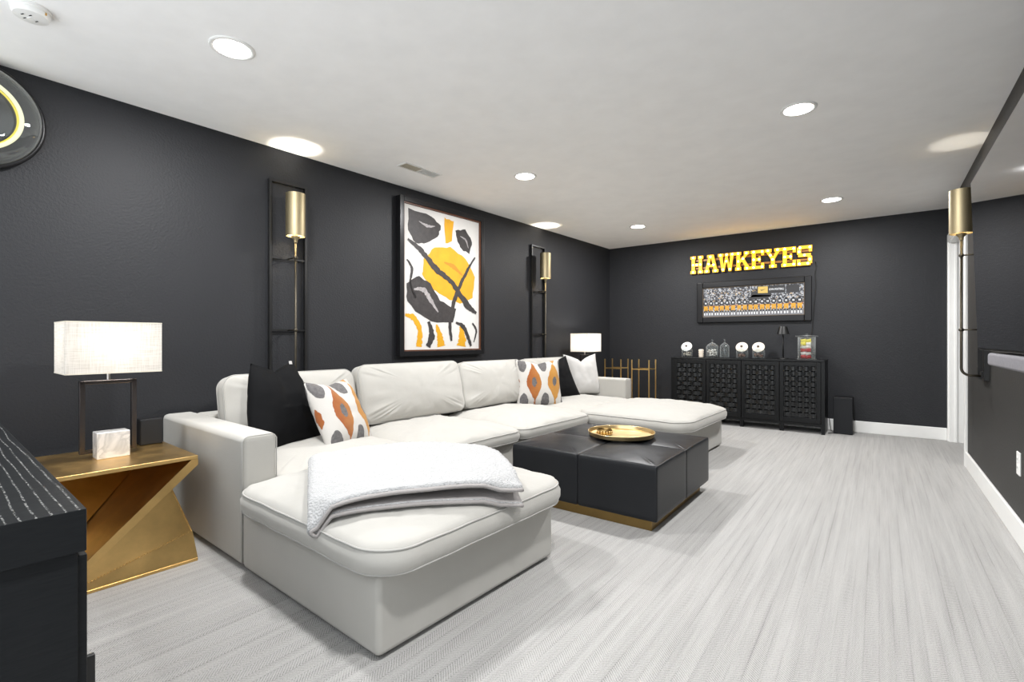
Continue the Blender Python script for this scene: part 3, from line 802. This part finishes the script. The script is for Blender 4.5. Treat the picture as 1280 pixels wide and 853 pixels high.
# composition of loose shapes: a gold mass crossed by dark diagonal sweeps, drips and bars below
patch('paint_patch', [(.06, .97), (.34, .96), (.46, .90), (.42, .82), (.28, .76), (.14, .74), (.05, .82)], 'paint_black', 1, 1)
patch('paint_patch', [(.50, .97), (.63, .96), (.60, .81), (.52, .78)], 'paint_yellow', 3, 2)
patch('paint_patch', [(.24, .64), (.38, .74), (.58, .76), (.80, .70), (.94, .56), (.90, .40), (.72, .34), (.52, .38), (.34, .44), (.22, .53)], 'paint_yellow', 2, 3)
patch('paint_patch', [(.04, .46), (.18, .52), (.32, .47), (.44, .36), (.66, .30), (.62, .20), (.34, .20), (.14, .27), (.04, .34)], 'paint_black', 4, 4)
patch('paint_patch', [(.66, .90), (.80, .92), (.90, .84), (.86, .74), (.74, .76), (.68, .82)], 'paint_black', 1, 31)
stroke('paint_stroke', [(.12, .42), (.24, .42), (.34, .34), (.42, .27)], [.01, .05, .04, .01], 'paint_grey', 5, 5)
stroke('paint_stroke', [(.05, .76), (.20, .70), (.40, .58), (.60, .50), (.82, .34), (.96, .28)], [.02, .05, .06, .05, .07, .03], 'paint_black', 6, 6)
stroke('paint_stroke', [(.94, .72), (.80, .58), (.66, .40), (.58, .22), (.60, .06)], [.02, .035, .05, .04, .03], 'paint_black', 5, 7)
stroke('paint_stroke', [(.04, .62), (.10, .56), (.08, .46), (.14, .36)], [.015, .03, .02, .03], 'paint_black', 4, 8)
stroke('paint_stroke', [(.02, .24), (.12, .22), (.19, .14), (.18, .02)], [.02, .06, .05, .07], 'paint_yellow', 2, 11)
stroke('paint_stroke', [(.30, .20), (.34, .10), (.29, .02)], [.03, .07, .05], 'paint_black', 5, 13)
stroke('paint_stroke', [(.46, .02), (.44, .10), (.40, .18)], [.10, .07, .02], 'paint_yellow', 2, 14)
stroke('paint_stroke', [(.66, .20), (.78, .16), (.88, .02)], [.02, .05, .03], 'paint_black', 6, 16)
stroke('paint_stroke', [(.74, .02), (.75, .09), (.73, .18)], [.12, .09, .03], 'paint_yellow', 2, 17)
stroke('paint_stroke', [(.90, .20), (.96, .14), (.92, .05)], [.02, .025, .012], 'paint_black', 6, 18)
stroke('paint_stroke', [(.18, .90), (.28, .88), (.38, .89)], [.005, .03, .005], 'paint_grey', 5, 21)
stroke('paint_stroke', [(.72, .86), (.80, .84), (.84, .78)], [.005, .02, .005], 'paint_grey', 5, 22)
stroke('paint_stroke', [(.50, .64), (.62, .62), (.76, .56)], [.01, .05, .01], 'paint_orange', 3, 23)

# ================================================================ neon wall sign
ns = thing('neon_sign', 'round glass-fronted neon wall sign with a pale yellow ring at the left edge', 'neon sign', xy(0, .32, 2.158), -TH)
def ringm(name, R, r, x, mat, parent=ns, n=64, m=10):
    bm = B(); tube(bm, [(x, R*math.cos(2*PI*k/n), R*math.sin(2*PI*k/n)) for k in range(n)], r, m, closed=True)
    return obj(name, bm, M[mat], parent, True)
def lathe_x(prof, n=56):
    bm = lathe(B(), prof, n); bmesh.ops.rotate(bm, cent=(0, 0, 0), matrix=Matrix.Rotation(PI/2, 3, 'Y'), verts=bm.verts); return bm
obj('back_plate', lathe_x([(0, .004), (.255, .004), (.262, .012), (.262, .030), (.25, .034), (0, .034)]), M['frame_black'], ns, 'auto')
ringm('rim', .258, .012, .040, 'frame_black')
ringm('neon_tube', .175, .0095, .075, 'neon'); ringm('neon_backing', .163, .005, .062, 'neon_yellow')
ringm('inner_neon_tube', .085, .007, .075, 'neon_yellow')
for k in range(3):
    a = math.radians((110, 180, 250)[k]); bm = B(); tube(bm, [(.034, .175*math.cos(a), .175*math.sin(a)), (.062, .175*math.cos(a), .175*math.sin(a))], .004, 8)
    obj('tube_support', bm, M['plastic'], ns, True)
obj('dial', lathe_x([(0, .036), (.150, .036), (.150, .044), (0, .044)]), M['screen'], ns, 'auto')
obj('glass_dome', lathe_x([(.252, .045), (.250, .070), (.236, .094), (.20, .108), (.12, .116), (0, .119), (0, .116), (.12, .113), (.199, .105), (.234, .092), (.247, .069), (.249, .045)]), M['glass'], ns, True)

# ================================================================ lit letter sign
LT = {}   # 5 x 7 slab-serif capitals as convex quads / boxes (x0,y0,x1,y1) or point lists
R_ = lambda x0, y0, x1, y1: [(x0, y0), (x1, y0), (x1, y1), (x0, y1)]
LT['H'] = [R_(0, 0, 2.3, 1.2), R_(3.1, 0, 5.4, 1.2), R_(0, 5.8, 2.3, 7), R_(3.1, 5.8, 5.4, 7), R_(.5, 1.2, 1.9, 5.8), R_(3.5, 1.2, 4.9, 5.8), R_(1.9, 2.9, 3.5, 4.1)]
LT['A'] = [R_(0, 0, 2.2, 1.2), R_(3.4, 0, 5.8, 1.2), [(.5, 1.2), (1.8, 1.2), (3.1, 7), (1.9, 7)], [(3.9, 1.2), (5.3, 1.2), (3.9, 7), (3.1, 7), (2.7, 6.2)], R_(1.9, 2.2, 3.8, 3.2), R_(1.2, 6, 3.9, 7)]
LT['W'] = [R_(-.2, 5.8, 2.1, 7), R_(2.5, 5.8, 4.0, 7), R_(4.4, 5.8, 6.6, 7), [(.4, 5.8), (1.7, 5.8), (2.4, 0), (1.4, 0)], [(2.4, 0), (1.9, 1.6), (2.8, 5.8), (3.7, 5.8)], [(4.1, 0), (4.6, 1.4), (3.7, 5.8), (2.9, 5.8)], [(4.7, 5.8), (6.0, 5.8), (5.1, 0), (4.1, 0)]]
LT['K'] = [R_(0, 0, 2.3, 1.2), R_(0, 5.8, 2.3, 7), R_(.5, 1.2, 1.9, 5.8), R_(3.3, 5.8, 5.4, 7), R_(3.4, 0, 5.7, 1.2), [(1.9, 2.6), (1.9, 4.2), (3.6, 5.8), (4.9, 5.8)], [(2.4, 3.6), (3.4, 4.4), (5.3, 1.2), (3.8, 1.2)]]
LT['E'] = [R_(0, 0, 5.0, 1.2), R_(0, 5.8, 5.0, 7), R_(.5, 1.2, 1.9, 5.8), R_(1.9, 2.9, 3.6, 4.1), R_(3.9, 1.2, 5.0, 2.2), R_(3.9, 4.9, 5.0, 5.8), R_(3.0, 2.4, 3.7, 4.6)]
LT['Y'] = [R_(-.1, 5.8, 2.3, 7), R_(3.2, 5.8, 5.6, 7), R_(1.4, 0, 4.1, 1.2), R_(2.05, 1.2, 3.45, 3.2), [(2.05, 3.2), (3.3, 3.2), (1.8, 5.8), (.4, 5.8)], [(2.3, 3.2), (3.45, 3.2), (5.1, 5.8), (3.7, 5.8)]]
LT['S'] = [R_(.6, 5.8, 5.0, 7), R_(0, 4.0, 1.4, 6.4), R_(3.9, 4.7, 5.0, 5.8), R_(.4, 3.0, 4.6, 4.2), R_(3.6, .6, 5.0, 3.2), R_(0, 0, 4.5, 1.2), R_(0, 1.2, 1.1, 2.2)]
LB = {'H': [(1.2, .6), (4.2, .6), (1.2, 6.4), (4.2, 6.4), (1.2, 3.5), (4.2, 3.5), (2.7, 3.5)], 'A': [(1.1, .6), (4.6, .6), (2.6, 6.2), (1.9, 3.4), (3.9, 3.0)],
      'W': [(.9, 6.4), (3.3, 6.4), (5.5, 6.4), (1.9, .8), (4.6, .8), (3.2, 3.9)], 'K': [(1.2, 6.4), (4.3, 6.3), (1.2, 3.4), (1.2, .6), (4.5, .6), (3.0, 4.3)],
      'E': [(1.2, 6.4), (4.3, 6.3), (1.2, 3.5), (1.2, .6), (4.3, .7), (3.2, 3.5)], 'Y': [(1.0, 6.4), (4.4, 6.4), (2.7, 3.0), (2.7, .6), (1.9, 4.6)],
      'S': [(1.0, 6.3), (4.3, 6.3), (.7, 4.9), (2.5, 3.6), (4.3, 2.0), (.8, .6), (3.6, .6)]}
sg = thing('letter_sign', 'glowing yellow marquee letter sign reading HAWKEYES on the back wall', 'sign', (-2.065, BACK, 1.955))
LH = .238; sx = LH/7*.925
xoff = 0
adv = {'H': 5.75, 'A': 5.75, 'W': 6.6, 'K': 5.8, 'E': 5.35, 'Y': 5.7, 'S': 5.2}
for ch in 'HAWKEYES':
    bm = B()
    for q, poly in enumerate(LT[ch]):
        d = .0003*q
        pts = [((xoff+x)*sx, y*LH/7) for x, y in poly]
        cxp = sum(p[0] for p in pts)/len(pts); czp = sum(p[1] for p in pts)/len(pts)
        prism(bm, pts, -.010, -.040-d, 'y', 1)
    bm.normal_update()
    bmesh.ops.recalc_face_normals(bm, faces=bm.faces)
    o = obj('letter', bm, None, sg, mats=[M['letter'], M['letter_side']])
    for bx, by in LB[ch]:
        bm2 = B(); bmesh.ops.create_icosphere(bm2, subdivisions=2, radius=.0125, matrix=Matrix.Translation(((xoff+bx)*sx, -.047, by*LH/7)))
        obj('bulb', bm2, M['bulb'], o, True)
    # raised amber rim wire round each letter block
    xoff += adv[ch]
boxo('back_rail', M['letter_side'], sg, .02, xoff*sx-.03, -.010, 0, .06, .085); boxo('back_rail', M['letter_side'], sg, .02, xoff*sx-.03, -.010, 0, .165, .19)
bm = B()
tube(bm, [(-.61, BACK-.012, 1.99), (-.595, BACK-.02, 1.93), (-.612, BACK-.012, 1.87), (-.605, BACK-.012, 1.7), (-.625, BACK-.01, 1.4), (-.64, BACK-.01, 1.2), (-.66, BACK-.012, 1.0), (-.66, BACK-.012, .84)], .005, 8)
tag(obj('power_cord', bm, M['cord'], None, True), 'black power cord hanging from the glowing letter sign', 'cord')

# ================================================================ framed team photo
tp = thing('framed_photo', 'wide black-framed football team photograph under the glowing letter sign', 'picture', (-1.313, BACK, 1.287))
FW, FH, ff = 1.335, .54, .075
bm = B()
for a in ((-FW/2, -FW/2+ff, 0, FH), (FW/2-ff, FW/2, 0, FH), (-FW/2+ff, FW/2-ff, 0, ff), (-FW/2+ff, FW/2-ff, FH-ff, FH)): box(bm, a[0], a[1], -.040, -.002, a[2], a[3], .008, 3)
obj('frame', bm, M['frame_black'], tp, 'auto')
bm = B(); e = ff+.006
for a in ((-FW/2+ff, -FW/2+e, ff, FH-ff), (FW/2-e, FW/2-ff, ff, FH-ff), (-FW/2+e, FW/2-e, ff, e), (-FW/2+e, FW/2-e, FH-e, FH-ff)): box(bm, a[0], a[1], -.030, -.012, a[2], a[3])
obj('inner_lip', bm, M['mat_board'], tp)
iw, ih = FW-2*e, FH-2*e
pr = obj('photo_print', box(B(), -iw/2, iw/2, -.018, -.012, e, e+ih), M['crowd'], tp)
def flat(name, polys, mat, lay, parent=pr, stuff=True):
    bm = B()
    for poly in polys:
        y = -.0182-lay*.0004
        bm.faces.new([bm.verts.new((-iw/2+p*iw, y, e+q*ih)) for p, q in poly])
    o = obj(name, bm, M[mat], parent, rec=False)
    if stuff: o['kind'] = 'stuff'
    return o
rq = lambda x0, y0, x1, y1: [(x0, y0), (x1, y0), (x1, y1), (x0, y1)]
asp = ih/iw
def ell(cx, cy, rx, n=12): return [(cx+rx*math.cos(2*PI*k/n), cy+rx/asp*math.sin(2*PI*k/n)) for k in range(n)]
rs = random.Random(4)
flat('printed_turf', [rq(0, 0, 1, .17)], 'print_grey', .5, stuff=False)
flat('printed_tunnel', [rq(.50, .62, .70, .80), rq(.84, .72, .96, .97), [(.46, .55), (.66, .55), (.70, .66), (.52, .70)]], 'print_dark', .5)
pl = [.03+.058*k+rs.uniform(-.006, .006) for k in range(17)]
flat('printed_jersey', [ell(x, .46, .026) for x in pl]+[ell(x, .545, .013) for x in pl], 'print_dark', 1)
flat('printed_number', [rq(x-.009+d, .44, x-.002+d, .50) for x in pl for d in (0, .011)], 'print_white', 2)
flat('printed_hand', [ell(x+d, .37, .008, 6) for x in pl for d in (-.027, .027)], 'print_skin', 2)
flat('printed_trousers', [[(x-.022, .37), (x+.022, .37), (x+.020, .20), (x+.006, .20), (x, .28), (x-.006, .20), (x-.020, .20)] for x in pl], 'print_gold', 1.5)
flat('printed_sock', [rq(x+d-.006, .05, x+d+.006, .13) for x in pl for d in (-.013, .013)], 'print_white', 1.5)
flat('printed_shoe', [rq(x+d-.006, .13, x+d+.006, .20) for x in pl for d in (-.013, .013)], 'print_dark', 1.4)
flat('printed_banner', [rq(.56, .72, .83, .97)], 'print_dark', 1, stuff=False)
flat('printed_yellow_box', [rq(.57, .74, .665, .96)], 'print_box', 2, stuff=False)
flat('printed_tick_emblem', [[(.595, .86), (.602, .82), (.612, .825), (.648, .885), (.612, .85), (.603, .85), (.597, .875)]], 'print_dark', 3, stuff=False)
tc = bpy.data.curves.new('banner_text', 'FONT'); tc.body = 'IOWA FOOTBALL'; tc.size = .034; tc.align_x = 'LEFT'; tc.align_y = 'CENTER'; tc.offset = .0006
to = bpy.data.objects.new('tmp_text', tc); C.objects.link(to)
dg = bpy.context.evaluated_depsgraph_get(); me = bpy.data.meshes.new_from_object(to.evaluated_get(dg))
bpy.data.objects.remove(to)
tw = max(v.co.x for v in me.vertices); sxx = (.142*iw)/tw
for vv in me.vertices: vv.co.x *= sxx
me.materials.clear(); me.materials.append(M['print_white'])
to = bpy.data.objects.new('banner_lettering', me); C.objects.link(to); to.parent = pr; to.rotation_euler = (PI/2, 0, 0); to.location = (-iw/2+.677*iw, -.0195, e+.85*ih)

# ================================================================ credenza
CX0, CX1, CY0, CY1, CZ = -2.195, -.482, 6.42, 6.83, .83
cr = thing('credenza', 'black credenza with four woven lattice doors against the back wall', 'cabinet', ((CX0+CX1)/2, CY0, 0))
ox = (CX0+CX1)/2; W2 = (CX1-CX0)/2
bm = B()
box(bm, -W2, W2, -.005, .41, CZ-.022, CZ, .003); box(bm, -W2, -W2+.035, 0, .41, .0, CZ-.022); box(bm, W2-.035, W2, 0, .41, 0, CZ-.022)
box(bm, -W2+.035, W2-.035, 0, .40, .085, .115); box(bm, -W2+.035, W2-.035, .395, .405, .085, CZ-.022)
for k in (1, 2, 3): box(bm, -W2+k*W2/2-.008, -W2+k*W2/2+.008, .03, .395, .115, CZ-.022)
obj('carcass', bm, M['credenza'], cr, 'auto')
for k, x in enumerate((-W2/2, 0, W2/2)): boxo('leg', M['credenza'], cr, x-.02, x+.02, .02, .06, 0, .085)
dw = (2*W2-.07)/4
for k in range(4):
    x0 = -W2+.035+dw*k+.003; x1 = x0+dw-.006; z0, z1 = .118, CZ-.026
    s_ = .040
    bm = B()
    box(bm, x0, x0+s_, -.012, .012, z0, z1, .002); box(bm, x1-s_, x1, -.012, .012, z0, z1, .002)
    box(bm, x0+s_, x1-s_, -.012, .012, z0, z0+.055, .002); box(bm, x0+s_, x1-s_, -.012, .012, z1-.045, z1, .002)
    d = obj('door', bm, M['credenza'], cr, 'auto')
    # basket weave: flat bands passing over and under upright laths
    bm = B(); X0, X1, Z0, Z1 = x0+s_, x1-s_, z0+.055, z1-.045
    rows = 10; nc = 5; bh = (Z1-Z0)/rows; cw = (X1-X0)/nc
    for c in range(nc+1):
        xx = X0+c*cw; box(bm, max(X0, xx-.010), min(X1, xx+.010), .004, .010, Z0, Z1)
    for r in range(rows):
        zc = Z0+(r+.5)*bh; n_ = nc*8; prev = None
        for i in range(n_+1):
            x = X0+(X1-X0)*i/n_
            yy = -.004-.012*math.sin(PI*(x-X0)/cw+(PI if r % 2 else 0))*1.0
            cur = [bm.verts.new((x, yy+a_, zc+b2)) for a_, b2 in ((0, -bh*.40), (0, bh*.40), (.004, bh*.40), (.004, -bh*.40))]
            if prev:
                for q in range(4): bm.faces.new((prev[q], prev[(q+1) % 4], cur[(q+1) % 4], cur[q]))
            else: bm.faces.new(cur)
            prev = cur
        bm.faces.new(prev[::-1])
    wv = obj('woven_panel', bm, M['weave'], d, 'auto'); wv['kind'] = 'stuff'

# ---------------------------------------------------------------- things on the credenza
def slant_jar(x, label, lidmat, fill, s=1):
    t = thing('candy_jar', label, 'jar', (x, 6.56, CZ), 0, 'slanted glass candy jars on the credenza')
    r = .068*s
    bm = lathe(B(), [(0, 0), (r*.92, 0), (r, .008), (r, .085), (r*.97, .10), (r*.80, .118), (r*.76, .116), (r*.93, .098), (r*.95, .085), (r*.95, .010), (0, .006)], 28)
    obj('glass_body', bm, M['glass'], t, True)
    bm = B(); tilt = Matrix.Translation((0, -.022, .140)) @ Matrix.Rotation(math.radians(58), 4, 'X')
    lathe(bm, [(0, .010), (.040*s, .012), (.060*s, .006), (.069*s, 0), (.069*s, -.008), (.05*s, -.012), (0, -.012)], 30)
    bmesh.ops.transform(bm, matrix=tilt, verts=bm.verts); l = obj('lid', bm, M[lidmat], t, 'auto')
    bm = B(); lathe(bm, [(0, .028), (.012, .026), (.015, .018), (.008, .010), (0, .010)], 16); bmesh.ops.transform(bm, matrix=tilt, verts=bm.verts)
    obj('knob', bm, M['knob_dark'], l, True)
    bm = B()
    tube(bm, [(r*.8*math.cos(a), r*.8*math.sin(a), .119) for a in [2*PI*k/24 for k in range(24)]], .006, 6, closed=True)
    obj('neck_ring', bm, M['glass'], t, True)
    rr = random.Random(int(x*100)); bm = B()
    for k in range(26):
        a = rr.uniform(0, 2*PI); q = rr.uniform(0, r*.72); z = .018+rr.uniform(0, .042)
        bmesh.ops.create_icosphere(bm, subdivisions=1, radius=.012, matrix=Matrix.Translation((q*math.cos(a), q*math.sin(a), z)))
    c = obj('candies', bm, M[fill], t, True); c['kind'] = 'stuff'
slant_jar(-2.03, 'slanted glass jar with a white tilted lid at the left end of the credenza', 'white_lid', 'candy')
slant_jar(-1.358, 'slanted glass jar with a cream tilted lid, left one of the middle pair', 'cream_lid', 'candy_brown')
slant_jar(-1.172, 'slanted glass jar with a cream tilted lid, right one of the middle pair', 'cream_lid', 'candy_brown')
o = obj('ribbed_vase', lathe(B(), [(0, 0), (.026, 0), (.030, .012), (.025, .022), (.033, .036), (.026, .048), (.034, .062), (.028, .074), (.034, .090), (.030, .102), (.022, .106), (.018, .100), (0, .098)], 24), M['candy'], None, True)
o.location = (-1.845, 6.54, CZ); tag(o, 'small cream ribbed vase between the first slanted jar and the apothecary jars', 'vase')
def apothecary(x, s, label, fill):
    t = thing('apothecary_jar', label, 'jar', (x, 6.60, CZ), 0, 'glass apothecary jars with pointed lids')
    r = .070*s; h = .135
    obj('glass_body', lathe(B(), [(0, 0), (r*.95, 0), (r, .006), (r, h-.01), (r*.95, h), (r*.90, h), (r*.94, h-.012), (r*.94, .010), (0, .008)], 28), M['glass'], t, True)
    l = obj('lid', lathe(B(), [(r*1.02, h+.001), (r*1.02, h+.008), (r*.75, h+.030), (r*.35, h+.052), (.008, h+.062), (.008, h+.067), (0, h+.067), (0, h+.060), (r*.33, h+.048), (r*.72, h+.026), (r*.95, h+.003)], 28), M['glass'], t, True)
    obj('finial', lathe(B(), [(0, h+.068), (.006, h+.068), (.013, h+.080), (.011, h+.090), (.004, h+.102), (0, h+.106)], 16), M['glass'], l, True)
    if fill:
        rr = random.Random(3); bm = B()
        for k in range(40):
            a = rr.uniform(0, 2*PI); q = rr.uniform(0, r*.78)
            bmesh.ops.create_icosphere(bm, subdivisions=1, radius=.013, matrix=Matrix.Translation((q*math.cos(a), q*math.sin(a), .022+rr.uniform(0, .075))))
        c = obj('candies', bm, M['snack_white'], t, True); c['kind'] = 'stuff'
apothecary(-1.722, 1.05, 'wider glass apothecary jar holding white sweets, pointed lid', True)
apothecary(-1.572, .80, 'narrower empty glass apothecary jar with a pointed lid', False)
t = thing('small_lamp', 'small unlit black metal table lamp on the credenza left of the clear canister', 'lamp', (-.915, 6.60, CZ))
obj('base', lathe(B(), [(0, 0), (.058, 0), (.058, .008), (.054, .012), (.008, .014), (0, .014)], 32), M['iron'], t, 'auto')
bm = B(); tube(bm, [(0, 0, .012), (0, 0, .33)], .0075, 10); obj('pole', bm, M['iron'], t, True)
obj('shade', lathe(B(), [(.068, .295), (.042, .385), (.038, .387), (.036, .383), (.064, .295), (.068, .295)], 32), M['iron'], t, 'auto')
obj('cap', lathe(B(), [(0, .372), (.038, .372), (.038, .378), (0, .378)], 24), M['iron'], t, 'auto')
bm = B()
for k in range(3):
    a = 2*PI*k/3; tube(bm, [(0, 0, .33), (.05*math.cos(a), .05*math.sin(a), .35)], .003, 6)
obj('shade_support', bm, M['iron'], t, True)
t = thing('clear_canister', 'clear cylindrical canister filled with red and yellow snack packets', 'canister', (-.672, 6.58, CZ))
obj('cylinder', lathe(B(), [(0, 0), (.088, 0), (.090, .004), (.090, .262), (.086, .262), (.086, .008), (0, .008)], 40), M['glass'], t, True)
l = obj('lid', lathe(B(), [(.112, .264), (.112, .276), (.03, .279), (.012, .281), (.012, .30), (0, .30), (0, .264)], 40), M['glass'], t, 'auto')
obj('foot_ring', lathe(B(), [(.100, 0), (.100, .006), (.0915, .006), (.0915, 0), (.100, 0)], 40), M['glass'], t, 'auto')
rr = random.Random(9)
for k, (z, mt) in enumerate([(.012, 'snack_red'), (.05, 'snack_white'), (.088, 'snack_red'), (.126, 'snack_white'), (.16, 'snack_yellow'), (.195, 'snack_yellow')]):
    for j, x in enumerate((-.028, .022)):
        m_ = mt if (j == 0 or k % 2) else ('snack_red' if k < 4 else 'snack_white')
        o = obj('snack_packet', throw_pillow(.030, .021, .014, 0, k, 8), M[m_], t, True); o.location = (x-.004, rr.uniform(-.02, .0), z+.02); o.rotation_euler = (PI/2, rr.uniform(-.3, .3), rr.uniform(-.2, .2))

# ---------------------------------------------------------------- floor speaker, plant stands
t = thing('floor_speaker', 'black box subwoofer on the carpet right of the credenza', 'speaker', (-.325, 6.59, 0))
boxo('cabinet_shell', M['speaker'], t, -.09, .09, .012, .23, .004, .41, bev=.004)
boxo('grille', M['speaker_cloth'], t, -.088, .088, 0, .011, .006, .402, bev=.003)
for x in (-.07, .07): boxo('foot', M['foot'], t, x-.012, x+.012, .03, .2, 0, .005)
bm = B(); tube(bm, [(-.47, 6.80, .16), (-.455, 6.75, .08), (-.44, 6.70, .012), (-.40, 6.66, .006), (-.43, 6.60, .006), (-.46, 6.55, .006)], .004, 6)
tag(obj('speaker_cable', bm, M['cord'], None, True), 'thin dark cable looping on the carpet between the credenza and the subwoofer', 'cable')
def stand(x, y, label):
    t = thing('plant_stand', label, 'plant stand', (x, y, 0), 0, 'empty gold metal plant stands in the back corner')
    a = .122
    for sx_ in (-1, 1):
        for sy in (-1, 1): boxo('leg', M['brass_stand'], t, sx_*a-.008, sx_*a+.008, sy*a-.008, sy*a+.008, 0, .785, bev=.002)
    for ang in (PI/4, -PI/4):
        bm = box(B(), -a*1.41, a*1.41, -.007, .007, .648, .662); bmesh.ops.rotate(bm, cent=(0, 0, 0), matrix=Matrix.Rotation(ang, 3, 'Z'), verts=bm.verts)
        obj('crossbar', bm, M['brass_stand'], t)
    for k in (-1, 1): boxo('side_rail', M['brass_stand'], t, -a, a, k*a-.006, k*a+.006, .648, .662)
stand(-3.015, 6.52, 'empty gold metal plant stand nearest the back corner')
stand(-2.60, 6.50, 'empty gold metal plant stand nearer the black credenza')

# ================================================================ right wall: television, soundbar, outlet
tv = thing('television', 'large black glossy television standing off the right wall', 'television', (.400, 3.41, 1.008))
ti = -math.atan2(.027, .856)
tv.rotation_euler = (0, ti, 0)
boxo('housing', M['speaker'], tv, .004, .034, -1.46, 0, 0, .856, bev=.003)
boxo('screen', M['screen'], tv, 0, .0045, -1.452, -.008, .010, .848)
boxo('wall_mount', M['iron'], tv, .034, .165, -.90, -.55, .30, .62)
sb_ = thing('soundbar', 'grey cloth soundbar under the television on the right wall', 'soundbar', (.43, 3.13, .940))
boxo('bar', M['grey_cloth'], sb_, -.03, .055, -1.0, 0, 0, .058, bev=.012, seg=3)
for y in (-.30, -.72):
    bm = B(); box(bm, .030, .157, y-.02, y+.02, -.012, .0); box(bm, .147, .157, y-.02, y+.02, -.05, .03)
    obj('bracket', bm, M['iron'], sb_)
ol = thing('wall_outlet', 'white outlet plate low on the right wall', 'outlet', (RIGHT, 3.64, .41))
boxo('cover_plate', M['plastic'], ol, -.006, 0, -.038, .038, -.06, .06, bev=.002)
for z in (-.022, .022):
    r_ = boxo('socket', M['plastic'], ol, -.0085, -.006, -.016, .016, z-.014, z+.014, bev=.001)
    for y in (-.006, .006): boxo('slot', M['slot'], r_, -.0090, -.0084, y-.001, y+.001, z-.004, z+.006)
